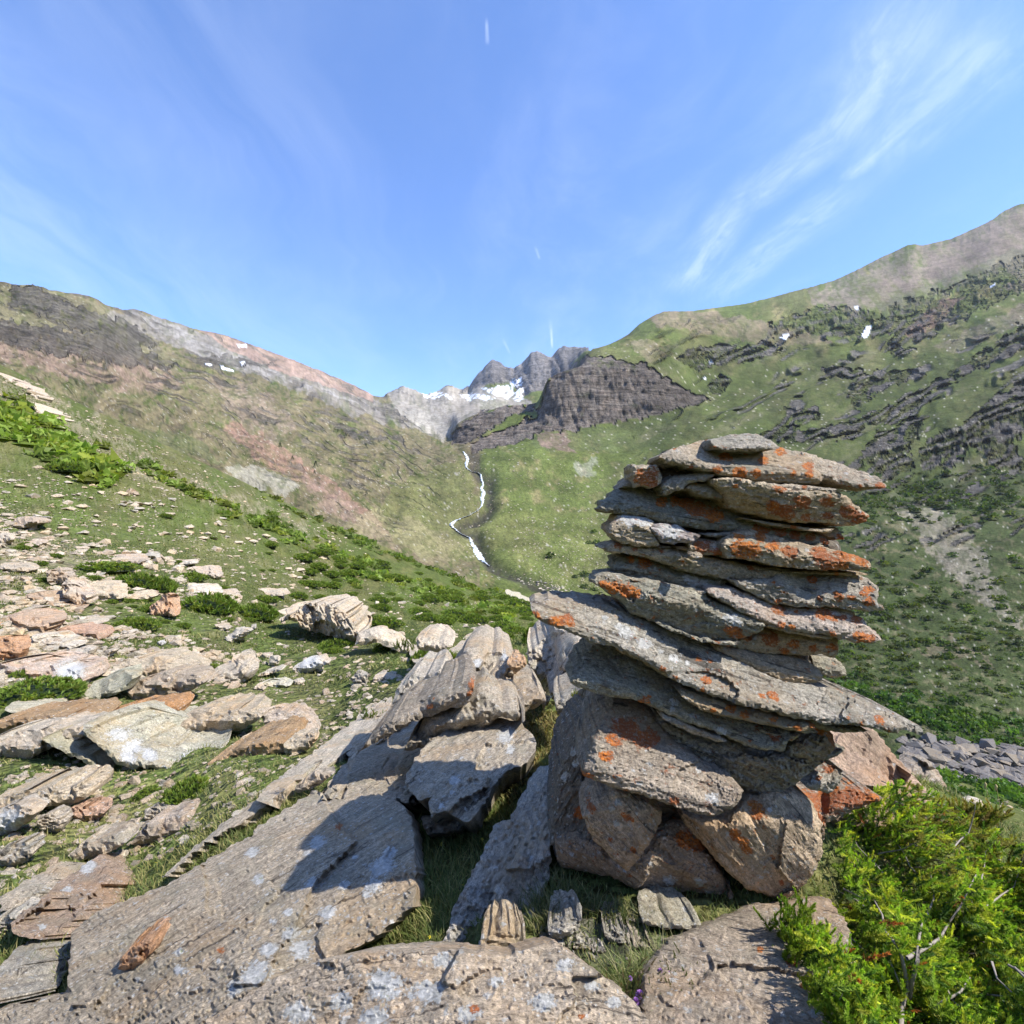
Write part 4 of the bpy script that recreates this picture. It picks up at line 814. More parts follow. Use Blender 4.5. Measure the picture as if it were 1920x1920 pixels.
cs('2', [(800,740),(850,760),(890,790),(870,830),(830,850),(800,800)], CD-.0, ang=40, tint='grey', T=.2)
cs('2', [(880,800),(960,805),(1040,815),(1000,860),(900,850)], CD+.03, ang=5, tint='rust', T=.2, orange=[(910,820,26)])
# filler rubble added inside the pile, tinted dark to stand for shaded gaps
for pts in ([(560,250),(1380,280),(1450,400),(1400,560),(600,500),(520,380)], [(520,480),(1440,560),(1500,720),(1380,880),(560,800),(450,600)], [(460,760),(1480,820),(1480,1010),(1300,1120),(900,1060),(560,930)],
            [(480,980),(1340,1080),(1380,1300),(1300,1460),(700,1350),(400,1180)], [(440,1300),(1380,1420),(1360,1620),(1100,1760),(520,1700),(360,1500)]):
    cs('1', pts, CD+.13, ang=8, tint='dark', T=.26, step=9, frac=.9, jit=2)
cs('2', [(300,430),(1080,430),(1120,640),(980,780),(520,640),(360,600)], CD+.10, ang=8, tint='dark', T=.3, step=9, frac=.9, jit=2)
# ================================================================== ROCKS OF THE KNOLL AND THE MEADOW
def gr(z, pts, label, tint='pale', d=None, cat='rock', name='rock', **k):
    P = np.array([p[:2] for p in zc(z, pts)]); W = np.ptp(P[:, 0]); vb = P[:, 1].max(); ub = P[P[:, 1].argmax(), 0]
    if d is None:
        d = ground_d(min(max(ub, -50), 1970), vb, dmin=2.0, dmax=90) or 5.0
    m = d/FP
    k.setdefault('T', float(np.clip(W*m*.5, .12, 2.2))); k.setdefault('A', min(4.0, .72*FP/max(vb-960, 60)))
    k.setdefault('step', float(np.clip(W/16, 3.2, 6))); k.setdefault('lichen', .5); k.setdefault('B', .7); k.setdefault('jit', 1.5); k.setdefault('frac', .42)
    k.setdefault('fct', .9); k.setdefault('edge', 1.8); k.setdefault('strat', 1.6)
    dr = k.pop('drape', None)
    if dr:
        cp = []
        for p in P:
            dg = ground_d(min(max(p[0], -50), 1970), min(p[1], 1915), 1.3, 60) or d; f = (p[1]-P[:, 1].min())/max(np.ptp(P[:, 1]), 1)
            cp.append((p[0], p[1], dg*(1-(1-dr)*(.55+.45*f))))
        ox, oy, s_ = ZM[z]; k['cp'] = [((a-ox)/s_, (b_-oy)/s_, c) for a, b_, c in cp]; k['line'] = [(-3000, 9000), (9000, 9000)]; k['T'] = min(k['T'], .8)
    return stone(z, pts, d, label=label, cat=cat, name=name, tint=tint, **k)

# --- foreground
gr('3', [(262,1045),(268,930),(400,842),(600,772),(720,700),(850,622),(1000,542),(1200,452),(1380,412),(1500,442),(1542,502),(1552,612),(1562,780),(1532,850),(1400,962),(1250,1032),(1150,1072),(1000,1152),(900,1202),(760,1300),(600,1420),(-60,1420),(-60,1235),(100,1190),(245,1172)],
   'huge tilted grey-brown boulder with white lichen that catches the shadow of the cairn', (.42,.375,.31), d=2.0, name='boulder', cat='boulder',
   cp=[(262,1000,2.05),(400,850,2.35),(720,700,2.55),(1000,545,2.75),(1380,420,2.75),(1542,500,2.45),(1400,560,2.45),(1200,700,2.2),(1562,780,1.98),(1400,960,1.78),(1150,1070,1.62),(900,1200,1.48),(700,1300,1.36),(500,900,1.95),(300,1150,1.75),(0,1280,1.55),(600,1100,1.66),(900,900,1.85),(1100,900,1.83),(1300,620,2.35),(0,1420,1.4),(600,1420,1.25)],
   ang=-27, T=.55, step=5.5, B=0, line=[(-60,1500),(1600,1500)], white=[(1430,690,44),(1400,760,34),(1460,640,26),(1370,800,14),(1190,600,30),(1150,640,14),(1170,750,26),(1230,860,28),(945,635,24),(970,738,22),(1080,860,18),(1020,895,14),(1090,940,34),(960,1090,56),(1010,1000,32),(1130,1000,40),(880,1150,34),(670,1010,20),(670,1080,20),(820,1040,10),(1290,760,22),(1330,655,12),(1225,900,8),(1160,930,10)],
   orange=[(1270,540,14),(830,1005,18)], lichen=1.0, strat=1.2, rough=1.7, fct=.26)
gr('0', [(350,1990),(385,1915),(440,1882),(500,1842),(580,1808),(680,1787),(800,1777),(950,1792),(1000,1775),(1040,1768),(1080,1792),(1130,1832),(1185,1872),(1215,1912),(1235,1990)],
   'rough lichen-crusted boulder along the bottom edge, nearest of all rocks', (.43,.38,.32), d=1.3, name='boulder', cat='boulder', fct=.30,
   cp=[(580,1808,1.42),(800,1777,1.40),(1040,1768,1.42),(1200,1890,1.32),(440,1882,1.38),(350,1990,1.28),(800,1880,1.22),(1000,1880,1.24),(700,1990,1.08),(1100,1990,1.12),(1235,1990,1.24)],
   ang=-5, T=.3, step=5.5, B=0, line=[(0,2100),(1900,2100)], white=[(720,1850,34),(800,1860,30),(640,1880,22),(880,1900,20),(560,1900,24),(1020,1880,22),(930,1840,12),(1150,1880,12),(700,1910,26),(830,1800,16),(1110,1850,14),(1060,1810,16)], orange=[(890,1893,10),(1090,1905,8)], lichen=1.0, rough=1.5, strat=1.0)
gr('0', [(822,1800),(850,1700),(880,1650),(930,1545),(958,1535),(1000,1450),(1040,1420),(1078,1352),(1120,1312),(1152,1312),(1100,1400),(1062,1450),(1036,1560),(1030,1642),(1012,1700),(992,1752),(985,1800)],
   'long bluish slate slab rising diagonally beside the foot of the cairn', (.38,.375,.36), fct=.4, d=2, name='rock_slab', cat='rock slab',
   cp=[(822,1800,1.74),(985,1800,1.72),(880,1650,2.02),(1030,1642,1.98),(930,1545,2.25),(1036,1560,2.15),(1000,1450,2.6),(1060,1450,2.5),(1120,1312,3.25),(1152,1312,3.2)], ang=-64, T=.35, B=0, line=[(0,2100),(1900,2100)], strat=1.8, lichen=.3)
gr('0', [(905,1800),(900,1762),(935,1742),(968,1748),(985,1775),(980,1810)], 'small sunlit tan stone in front of the foot of the slate slab', 'tan', d=1.62, cat='stone', name='stone', T=.15)
gr('2', [(540,1030),(600,962),(750,902),(870,852),(900,832),(1040,822),(1180,800),(1260,900),(1300,1100),(1290,1400),(480,1400),(500,1100)],
   'pinkish boulder in front of the cairn half under the juniper', 'pink', d=1.6, name='boulder', cat='boulder',
   cp=[(540,1030,1.60),(900,832,1.85),(1180,800,1.85),(800,1000,1.60),(1250,1100,1.48),(800,1200,1.38),(1250,1400,1.2),(480,1400,1.25),(520,1200,1.38)], ang=18, T=.5, B=0, line=[(-100,2100),(1900,2100)], orange=[(1050,1050,24),(1100,1140,22),(930,1000,16)], white=[(1140,1240,20),(1040,1060,12)], lichen=.8, rough=1.2, fct=.22, strat=.7)
gr('2', [(1150,560),(1130,300),(1200,190),(1350,165),(1382,212),(1500,342),(1602,462),(1700,620),(1500,700),(1250,700)],
   'pinkish granular boulder right behind the cairn', (.40,.31,.25), d=2.5, name='boulder', cat='boulder', ang=48, T=.8, A=.9, frac=.3, lichen=.2, strat=.4, orange=[(1180,480,30),(1240,450,24)])
gr('2', [(482,902),(520,886),(650,881),(712,906),(690,926),(560,921)], 'thin flat flake lying under the base of the cairn', 'slate', d=1.74, cat='stone', name='stone', T=.15, A=1.4, frac=.25)
for pts, lab, tn in (([(132,950),(150,900),(200,865),(260,880),(250,930),(170,965)], 'small grey block left in the gravel hollow before the cairn', 'grey'), ([(195,980),(215,880),(300,895),(350,960),(330,1000),(260,1010)], 'angular grey lump in the gravel hollow before the cairn', 'grey'),
                    ([(205,1010),(300,985),(390,1000),(400,1040),(300,1062),(230,1045)], 'flat grey lump at the front of the gravel hollow', 'lilac'), ([(340,940),(370,910),(420,930),(430,975),(380,985)], 'small chip standing in the gravel hollow', 'grey'),
                    ([(450,985),(480,960),(520,965),(515,1000),(470,1003)], 'small pale chip at the right of the gravel hollow', 'pale')):
    gr('2', pts, lab, tn, d=1.68, cat='stone', name='stone', T=.12, facets=3, A=1.7, B=.4, frac=.3, ang=-15)
for k in range(26):
    u = RNG.uniform(1015, 1250); v = RNG.uniform(1720, 1815); s = RNG.uniform(7, 19)
    p = [(u+s*RNG.uniform(.7, 1.1)*math.cos(a), v+s*.6*RNG.uniform(.7, 1.1)*math.sin(a)) for a in np.linspace(0, 6.28, 7)[:-1]]
    gr('0', p, 'loose grey chip in the gravel hollow in front of the cairn', 'grey', d=(ground_d(u, v+s*.4) or 1.75), cat='stone', name='stone', T=.04, group='loose chips in the gravel hollow', step=3)
# --- ridge of the knoll
gr('5', [(560,1300),(600,1200),(700,1052),(850,952),(980,920),(1050,952),(1200,862),(1330,902),(1430,1002),(1442,1090),(1380,1172),(1230,1232),(1150,1332),(1100,1442),(1000,1562),(930,1562),(830,1492),(740,1540),(720,1440),(760,1392),(650,1420),(590,1362)],
   'big pale ridge boulder with an angular crack, in the middle of the knoll', 'pale', d=2.6, name='boulder', cat='boulder',
   cp=[(930,1560,2.35),(740,1530,2.42),(590,1340,2.7),(700,1060,3.15),(980,925,3.5),(1200,870,3.6),(1430,1000,3.2),(1380,1170,2.85),(1150,1330,2.6),(1000,1250,2.72)], ang=-38, T=.9, B=0, line=[(-100,2100),(2900,2100)], fct=.35, white=[(895,1290,40),(1030,1405,30),(880,1370,20),(1240,990,60),(1270,1090,34),(810,1460,24),(940,1140,16)], lichen=.7, rough=1.5)
gr('5', [(255,1105),(400,952),(520,832),(700,742),(800,682),(900,642),(1000,622),(1028,700),(980,782),(850,822),(700,872),(620,912),(430,1012),(300,1082)], 'leaning slab with orange-tipped right end overhanging a dark gap', (.29,.26,.22), d=3.3, name='rock_slab', cat='rock slab', ang=-30, T=.8, A=1.7, B=.5,
   line=[(255,1100),(430,960),(620,860),(850,760),(1030,690)], orange=[(1010,640,22),(1015,680,24),(995,720,18),(735,800,26),(765,750,14)])
gr('5', [(465,800),(480,740),(520,682),(620,582),(660,610),(700,602),(790,562),(842,622),(852,662),(700,742),(540,822),(500,860)], 'pale upright outcrop behind the orange-tipped slab', 'white', d=3.9, ang=-52, A=.9, T=.8)
gr('5', [(840,632),(860,590),(900,522),(960,442),(1070,392),(1120,432),(1200,442),(1292,522),(1302,562),(1250,642),(1130,720),(1020,650),(900,660)], 'broad ribbed outcrop on the crest of the knoll left of the tan stone', 'pale', d=4.3, ang=-50, A=1.2, T=1.1, rough=1.6, strat=1.6, white=[(1040,520,40),(1230,470,30),(1000,560,30)])
gr('5', [(1380,562),(1400,432),(1480,362),(1562,272),(1652,312),(1602,402),(1592,482),(1562,602),(1532,740),(1450,700),(1440,622)], 'upright pale slab at the crest under the tip of the longest cairn slab', 'white', d=4.6, ang=-62, A=.9, T=1)
gr('5', [(1520,745),(1590,602),(1602,432),(1702,342),(1852,390),(1762,452),(1702,562),(1640,682),(1560,770)], 'ribbed pale slab between the crest and the left side of the cairn', 'white', d=4.1, ang=-60, A=1.0, T=1, strat=1.8)
gr('5', [(1100,692),(1200,642),(1250,742),(1330,702),(1440,652),(1502,762),(1460,810),(1350,832),(1230,835),(1130,762)], 'low pale outcrop just left of the mossy patch', 'pale', d=3.75, ang=-35, T=.6, rough=1.8)
gr('5', [(545,1105),(620,1000),(700,882),(850,842),(980,762),(1080,702),(1220,832),(1362,832),(1372,912),(1200,870),(1050,960),(850,960),(680,1070)], 'rugged pale shelf between the leaning slab and the cracked boulder', 'pale', d=3.3, ang=-35, T=.7, A=1.5, rough=2.0, lichen=.8)
gr('5', [(1250,512),(1300,442),(1387,512),(1360,545),(1300,582)], 'small warm tan stone perched on the crest outcrops', (.42,.30,.20), d=4.05, T=.2, name='stone', cat='stone')
gr('5', [(1560,770),(1640,690),(1750,670),(1860,690),(1800,760),(1720,800),(1650,870),(1590,840)], 'slab end beside the yellow-green cushion left of the cairn', 'grey', d=3.5, ang=-55, T=.5)
gr('5', [(600,375),(800,445),(890,400),(1000,310),(1060,290),(1090,330),(1040,380),(900,450),(760,520),(690,545),(600,500)], drape=0.93, label='ridge-end slab pointing up to the right behind the two dark green cushions', tint='pale', d=6.2, ang=-38, T=1.2, strat=1.8)
gr('5', [(635,340),(700,320),(800,340),(885,395),(800,440),(700,430),(640,400)], 'low fissured rock left of the ridge-end slab', 'pale', d=8.0, ang=30, T=1, strat=2)
gr('5', [(225,392),(262,310),(330,278),(440,312),(540,362),(605,422),(572,452),(480,422),(380,372),(300,392)], 'long pale rock sloping down to the right beside the furrowed outcrop', 'pale', ang=32, strat=1.6)
gr('5', [(0,1432),(60,1302),(200,1152),(350,1052),(422,1112),(422,1152),(300,1202),(200,1302),(50,1402)], drape=0.93, label='narrow slab lying uphill between the huge boulder and the leaning slab', tint='pale', d=3.1, ang=-42, T=.5, strat=1.6)
gr('5', [(0,1105),(100,1002),(250,892),(420,782),(482,722),(482,790),(300,942),(120,1082),(0,1155)], drape=0.93, label='upper end of the long narrow rock rib on the left of the knoll', tint='pale', d=4.0, ang=-38, T=.6, strat=1.6)
gr('3', [(960,440),(1000,390),(1100,312),(1335,143),(1345,172),(1200,292),(1080,395),(1000,450)], drape=0.92, label='middle stretch of the long narrow rock rib left of the leaning slab', tint='white', d=3.9, ang=-36, T=.5, strat=.7, fct=.3, name='rock_slab', cat='rock slab')
gr('3', [(600,735),(700,640),(860,510),(960,440),(1000,455),(900,530),(800,580),(700,660),(630,722)], drape=0.92, label='lower stretch of the long narrow rock rib, ending in grass', tint='pale', d=3.2, ang=-38, T=.4, strat=.4, fct=.2, name='rock_slab', cat='rock slab')
gr('3', [(1100,400),(1180,340),(1250,345),(1180,395),(1120,415)], 'pale chip beside the rib below the leaning slab', 'white', d=3.3)
gr('3', [(1200,440),(1240,390),(1400,230),(1440,270),(1420,310),(1300,380),(1250,440)], drape=0.92, label='grey slab end poking out above the huge boulder', tint='pale', d=3.05, ang=-42, T=.4)
gr('3', [(480,605),(560,522),(690,482),(722,542),(700,592),(560,615)], 'low layered rock in the grass left of the rib', 'pink', ang=-12)
gr('3', [(250,650),(330,590),(430,570),(480,600),(400,640),(300,680)], 'half-buried pale rock in the grass of the lower left', 'pale', ang=-12)
gr('3', [(540,500),(590,450),(640,470),(620,510),(560,530)], 'small pale rock above the low layered rock', 'pale')
gr('3', [(38,902),(120,832),(230,742),(390,632),(413,745),(340,832),(250,912),(140,962),(60,952)], drape=0.9, label='brown-streaked slab at the lower left pointing uphill', tint=(.38,.30,.24), ang=-36, T=.4, strat=1.5, lichen=.7, white=[(330,690,30),(250,780,20),(160,915,14)])
gr('3', [(0,802),(100,742),(200,682),(262,668),(180,762),(60,832),(0,862)], drape=0.92, label='thin slab above the brown-streaked slab at the left edge', tint='pale', ang=-32, T=.3)
gr('3', [(-30,1152),(0,1062),(80,982),(162,958),(130,1002),(60,1082),(-30,1215)], drape=0.9, label='slab at the left edge below the brown-streaked slab', tint='grey', ang=-42, T=.3)
gr('3', [(-30,1250),(40,1180),(120,1150),(240,1180),(200,1250),(60,1290),(-30,1300)], 'flat greenish rock low in the left corner', (.32,.31,.26), d=1.95, ang=-20, T=.3)
gr('3', [(130,1080),(190,1040),(250,1050),(240,1100),(170,1120)], 'small pale chip beside the left end of the huge boulder', 'white', d=2.1)
gr('3', [(440,1075),(455,1030),(530,970),(570,965),(565,1010),(500,1085)], 'orange-tinted wedge of rock resting on the huge boulder', (.42,.28,.19), d=1.74, cat='stone', name='stone', ang=-40, T=.12)
gr('3', [(-30,432),(100,402),(290,378),(332,400),(320,442),(250,462),(130,472),(-30,500)], 'tan slab at the left edge curving over a dark hollow', 'tan', ang=-10)
gr('3', [(-30,485),(60,452),(142,482),(60,552),(-30,590)], 'white-crusted rock at the left edge below the tan slab', 'white', white=[(30,520,60)])
gr('3', [(240,482),(300,462),(380,467),(392,492),(330,530),(280,512)], 'small rusty rock right of the white-crusted rock', (.40,.28,.21), ang=5)
gr('3', [(-30,645),(100,588),(122,642),(50,702),(-30,680)], 'pale wedge-shaped rock on the left edge', 'pale', ang=-20)
gr('3', [(-30,900),(40,870),(80,880),(40,930),(-30,960)], 'small pale rock at the left edge beside the brown-streaked slab', 'white')
gr('3', [(130,520),(180,490),(230,500),(220,560),(160,570)], 'small pale wedge left of the rusty rock', 'pale')
gr('3', [(940,560),(1080,470),(1180,400),(1240,440),(1180,470),(1040,530),(960,580)], drape=.93, label='low rock strip along the grass above the huge boulder', tint='pale', ang=-30)
gr('5', [(330,1210),(430,1160),(520,1110),(560,1180),(600,1250),(560,1330),(600,1400),(640,1440),(560,1440),(430,1330),(350,1270)], drape=.90, label='rough bedrock joining the huge boulder to the cracked ridge boulder', tint='pink', ang=-38, rough=1.5)
gr('5', [(490,1110),(560,1060),(640,1010),(720,1000),(690,1080),(620,1190),(560,1280),(520,1180)], drape=.93, label='crumbly outcrop between the leaning slab and the cracked ridge boulder', tint='white', ang=-45, rough=1.6)
gr('5', [(1040,640),(1110,700),(1180,770),(1230,840),(1120,800),(1060,720)], drape=.93, label='narrow fractured outcrop under the broad ribbed one', tint='pale', ang=-50, rough=1.6)
gr('5', [(1370,560),(1450,620),(1530,740),(1500,790),(1440,700),(1390,640)], drape=.94, label='ribbed outcrop below the upright pale slab', tint='pale', ang=-55, rough=1.6)
gr('0', [(590,1505),(640,1440),(700,1395),(760,1335),(850,1288),(930,1290),(1000,1340),(962,1420),(905,1480),(866,1552),(800,1565),(778,1510),(700,1490)], drape=.95, label='streaky bedrock filling the gap between the huge boulder and the cracked ridge boulder', tint='pale', ang=-40, strat=2.2, rough=1.4, lichen=.8, T=.5)
gr('0', [(430,1530),(520,1460),(600,1400),(690,1330),(720,1310),(735,1330),(660,1400),(570,1470),(470,1545)], drape=.945, label='thin upturned stratum running parallel above the huge boulder', tint='white', ang=-40, strat=.7, rough=1.2, T=.3)
gr('0', [(640,1400),(730,1330),(800,1290),(860,1240),(900,1225),(880,1265),(800,1320),(700,1400),(660,1425)], drape=.93, label='tilted stratum at the foot of the leaning orange-tipped slab', tint='pale', ang=-40, strat=2.2, rough=1.2, T=.3)
# --- slab group on the meadow
gr('3', [(-30,205),(100,178),(300,168),(335,182),(300,205),(190,242),(100,292),(-30,272)], 'flat layered slab at the left edge of the slab group', 'pale', ang=4, frac=.4)
gr('3', [(-30,150),(100,128),(250,122),(330,122),(362,142),(340,162),(180,166),(-30,202)], 'thin brown-edged slab at the back of the slab group', 'brown', ang=-2, frac=.6)
gr('3', [(150,212),(300,172),(342,202),(402,272),(432,312),(560,342),(650,357),(540,382),(440,402),(390,372),(370,322),(260,272)], 'greenish smooth slab half under the white-crusted slab', (.37,.36,.28), fct=.35, ang=30, d=5.0, frac=.15, strat=.6, A=2.4, T=.7)
gr('3', [(308,182),(330,150),(450,172),(600,212),(700,252),(772,312),(742,347),(640,347),(600,322),(500,322),(430,302),(400,262),(340,212)], 'large greenish slab with white crust, on top of the meadow slab group', (.38,.38,.32), fct=.35, strat=.9, ang=22, d=4.95, frac=.18, A=2.3, T=.8, white=[(440,200,34),(500,240,30),(560,270,28),(480,280,30),(700,280,22),(740,300,20),(410,190,20),(620,330,20)], lichen=.8)
gr('3', [(348,132),(450,102),(640,80),(672,100),(662,127),(560,147),(450,167),(370,152)], 'rust-brown slab standing on edge behind the white-crusted slab', (.34,.20,.10), ang=-10, A=1.2, frac=.8, T=.5, d=6.0)
gr('3', [(612,182),(660,145),(700,120),(800,93),(930,95),(985,132),(900,182),(830,182),(700,222),(650,197)], 'bulky layered tan rock right of the rust-brown slab', 'tan', ang=-14, frac=.45)
gr('3', [(975,130),(985,108),(1100,108),(1150,150),(1192,190),(1080,202),(1000,172)], 'pinkish layered rock at the right end of the slab group', 'pink', ang=8)
gr('3', [(768,312),(860,262),(980,220),(1050,213),(1082,242),(1000,302),(930,352),(840,392),(800,412),(790,352)], 'brown block tilted up on edge, right of the white-crusted slab', (.32,.23,.14), d=4.75, ang=-24, A=.7, frac=.85, B=.3, T=.7)
gr('3', [(1060,230),(1110,200),(1180,190),(1190,220),(1120,270),(1070,275)], 'dark-seamed rock behind the brown block', 'tan', ang=-20)
gr('3', [(560,340),(600,350),(620,380),(560,400),(480,400),(440,385)], 'thin grey leaf of rock under the front of the slab group', 'slate', d=4.85, T=.4)
gr('3', [(890,220),(960,190),(1010,185),(1000,215),(940,230)], 'small tan rock between the tan rock and the brown block', 'tan')
gr('4', [(398,1027),(500,942),(620,890),(662,922),(640,982),(590,1012),(500,1052),(430,1047)], 'smooth greenish slab leaning against the layered outcrop', (.36,.36,.29), ang=-30, frac=.12, strat=.4)
gr('4', [(632,1002),(720,932),(860,905),(1000,932),(1022,962),(950,1002),(830,1047),(680,1057),(650,1040)], 'grey-brown layered outcrop with an overhanging right side', (.36,.31,.25), ang=12, frac=.5, B=.7)
gr('4', [(560,892),(600,858),(700,835),(780,830),(900,872),(982,917),(860,907),(700,927),(640,897)], 'curved slab forming the top of the layered outcrop', 'tan', ang=12, frac=.25)
gr('4', [(1010,932),(1090,882),(1152,872),(1165,825),(1180,872),(1200,820),(1232,862),(1272,902),(1250,942),(1170,972),(1090,972),(1030,962)], 'spiky rock with upright splinters on the meadow', 'pale', ang=-38, strat=2.2)
gr('4', [(1270,932),(1380,890),(1420,890),(1352,917)], 'thin pale slab lying right of the spiky rock', 'white', frac=.2)
gr('4', [(1458,892),(1520,852),(1610,833),(1647,862),(1560,902),(1490,917)], 'white-crusted oblong rock alone in the grass', 'white', ang=-18, white=[(1550,870,60)])
gr('4', [(1397,645),(1440,620),(1480,600),(1550,558),(1620,562),(1682,572),(1742,622),(1792,692),(1802,732),(1750,762),(1680,735),(1560,702),(1500,682),(1490,652)], 'large furrowed outcrop with deep vertical grooves, in the middle of the meadow', 'pale', ang=62, strat=2.4, rough=1.4, fct=1.3, d=13.5, step=3.2, A=1.2, T=2)
gr('4', [(738,582),(790,542),(842,505),(872,582),(877,627),(800,632),(760,627)], 'cone-shaped pinkish rock standing up from the grass', (.44,.32,.24), ang=60, A=.7, frac=.2)
gr('4', [(0,362),(130,370),(152,400),(60,412),(0,392)], 'flat rock at the left edge of the upper meadow', 'pale')
gr('4', [(298,472),(340,442),(400,492),(457,560),(380,577),(320,522)], 'tilted pinkish slab among the rocks of the left meadow', 'pink', ang=42, A=1.3, frac=.15)
gr('4', [(118,522),(200,500),(330,572),(382,602),(250,592),(150,552)], 'long low slab in front of the tilted pinkish slab', (.37,.29,.22), ang=18)
gr('4', [(228,402),(300,385),(350,432),(330,470),(290,482),(240,462)], 'squarish pink-grey block behind the tilted pinkish slab', 'pink', A=1.2)
gr('4', [(578,522),(700,500),(762,532),(700,557),(600,552)], 'flat tan-topped rock left of the cone-shaped rock', 'tan')
gr('4', [(410,500),(500,450),(580,480),(600,540),(540,560),(470,545)], 'tan rock in front of the yellow-green bush', 'tan')
gr('4', [(880,510),(960,470),(1050,485),(1090,520),(1040,540),(960,530)], 'pale arching rock behind the dark green bush', 'white', ang=8)
gr('4', [(840,350),(960,348),(975,370),(900,372)], 'thin pale slab in the upper meadow', 'white', frac=.3)
gr('4', [(960,378),(1060,380),(1100,430),(1080,448),(1000,430)], 'cracked pinkish rock in the upper meadow', 'pink', strat=2)
gr('4', [(1090,498),(1140,492),(1200,550),(1150,545)], 'small pink-grey slab right of the arching rock', 'pink', ang=40)
gr('4', [(1260,498),(1400,500),(1440,520),(1340,525)], 'long flat pale slab at the edge of the bushes', 'pale', frac=.3)
gr('4', [(1120,735),(1180,690),(1255,700),(1210,745),(1140,760)], 'pale jagged rock in the middle of the grass', 'white', strat=2)
gr('4', [(1070,670),(1120,660),(1150,690),(1110,705)], 'small jagged rock behind the pale jagged one', 'pale')
gr('4', [(1340,870),(1350,820),(1395,830),(1385,875),(1350,882)], 'small upright pale rock beside the thin slab', 'white', A=.8)
gr('4', [(1745,945),(1790,905),(1835,920),(1830,975),(1780,985)], 'small grooved rock near the knoll', 'grey', strat=2, A=.9)
gr('4', [(1865,965),(1870,930),(1920,925),(2000,940),(1960,965)], 'small pale rock right of the small grooved rock', 'white')
gr('4', [(1296,962),(1400,958),(1452,975),(1370,986)], 'thin greenish-white slab lying flat in the grass', (.44,.44,.38), frac=.2)
gr('4', [(1460,955),(1500,940),(1522,958),(1480,972)], 'rounded white stone right of the thin flat slab', 'white')
gr('4', [(1265,985),(1290,965),(1325,995),(1290,1002)], 'small white stone below the thin slabs', 'white')
gr('4', [(525,735),(560,718),(590,735),(570,752),(535,752)], 'rounded pale stone in the left meadow', 'white')
gr('4', [(590,722),(640,700),(675,705),(640,722)], 'pale stone right of the rounded one', 'white')
gr('4', [(780,765),(800,750),(815,765),(800,780)], 'lone bluish white stone in the grass', (.42,.43,.45))
gr('4', [(1255,680),(1268,665),(1280,690),(1262,700)], 'small upright grey pebble below the furrowed outcrop', 'grey')
gr('4', [(-30,645),(100,600),(200,622),(262,662),(200,722),(80,712),(-30,700)], 'pinkish ragged outcrop at the left edge', (.43,.33,.25), strat=2, rough=2)
gr('4', [(228,700),(330,680),(400,690),(492,702),(497,752),(380,747),(260,732)], 'dark-fronted ledge of the pinkish outcrop', (.36,.25,.19), frac=.6, strat=2)
gr('4', [(-30,735),(60,730),(122,792),(100,842),(-30,860)], 'orange-tinted rock at the left edge', (.45,.28,.17))
gr('4', [(150,722),(250,722),(382,782),(300,802),(180,792)], 'white-spotted shelf below the pinkish outcrop', 'white', rough=2)
gr('4', [(280,660),(400,640),(500,665),(420,690),(320,690)], 'thin slab on the ledge with its tip out to the right', 'pale', frac=.3)
gr('4', [(-30,862),(100,852),(250,872),(400,900),(432,952),(300,972),(150,952),(-30,912)], 'long low white-flecked rock shelf at the left', (.42,.36,.32), rough=2, strat=2, white=[(350,900,70)])
gr('4', [(480,820),(560,790),(580,800),(540,830),(500,840)], 'small splintered slab above the curved slab', 'pale')
gr('4', [(330,820),(400,785),(460,790),(440,830),(360,840)], 'pale broken slab in the left meadow', 'white', strat=2)
gr('4', [(18,1097),(60,1062),(180,1035),(332,1028),(300,1072),(180,1102),(60,1114)], drape=0.96, label='smooth pale greenish slab lying in the grass at the left', tint=(.45,.44,.36), frac=.1, strat=.3, rough=.5)
gr('4', [(30,175),(100,125),(210,145),(200,165),(120,170),(90,195)], 'pinkish boulder in the upper left meadow', 'pink')
gr('4', [(-30,230),(20,205),(60,240),(20,275),(-30,275)], 'pale rock at the left edge above the flat rock', 'pale')
gr('4', [(110,260),(180,240),(220,260),(180,285),(120,285)], 'pinkish rock in the upper left meadow beside the pale one', 'pink')
gr('4', [(620,5),(650,-15),(682,10),(675,35),(630,28)], 'lone round brown-grey boulder on the slope', (.30,.25,.2), A=1, frac=.6)
gr('4', [(520,330),(620,315),(720,350),(680,370),(560,360)], 'pale pinkish rock shelf in the middle of the upper meadow', 'pink', strat=2)
gr('4', [(710,330),(760,300),(790,335),(750,345)], 'small grey rock right of the pale pinkish shelf', 'grey')
gr('4', [(1100,140),(1170,155),(1165,170),(1110,158)], 'grey slab beside the dark shrub strip', 'grey')
gr('0', [(540,1160),(520,1145),(560,1132),(600,1140),(640,1160),(660,1185),(600,1175)], 'pale slab end left behind the furrowed outcrop', 'pale', d=15)
gr('0', [(1700,1450),(1715,1428),(1742,1426),(1762,1452),(1790,1500),(1760,1512)], 'pale rounded rock on the grassy edge right of the juniper', 'pink', d=3.6)
gr('0', [(1812,1535),(1820,1507),(1842,1502),(1862,1530),(1850,1546)], 'small pale boulder on the slope at the right', 'white', d=7)
gr('0', [(945,1105),(975,1115),(1015,1135),(1000,1145),(955,1125)], 'dark flat rock on the far edge of the spur', 'slate', d=70)
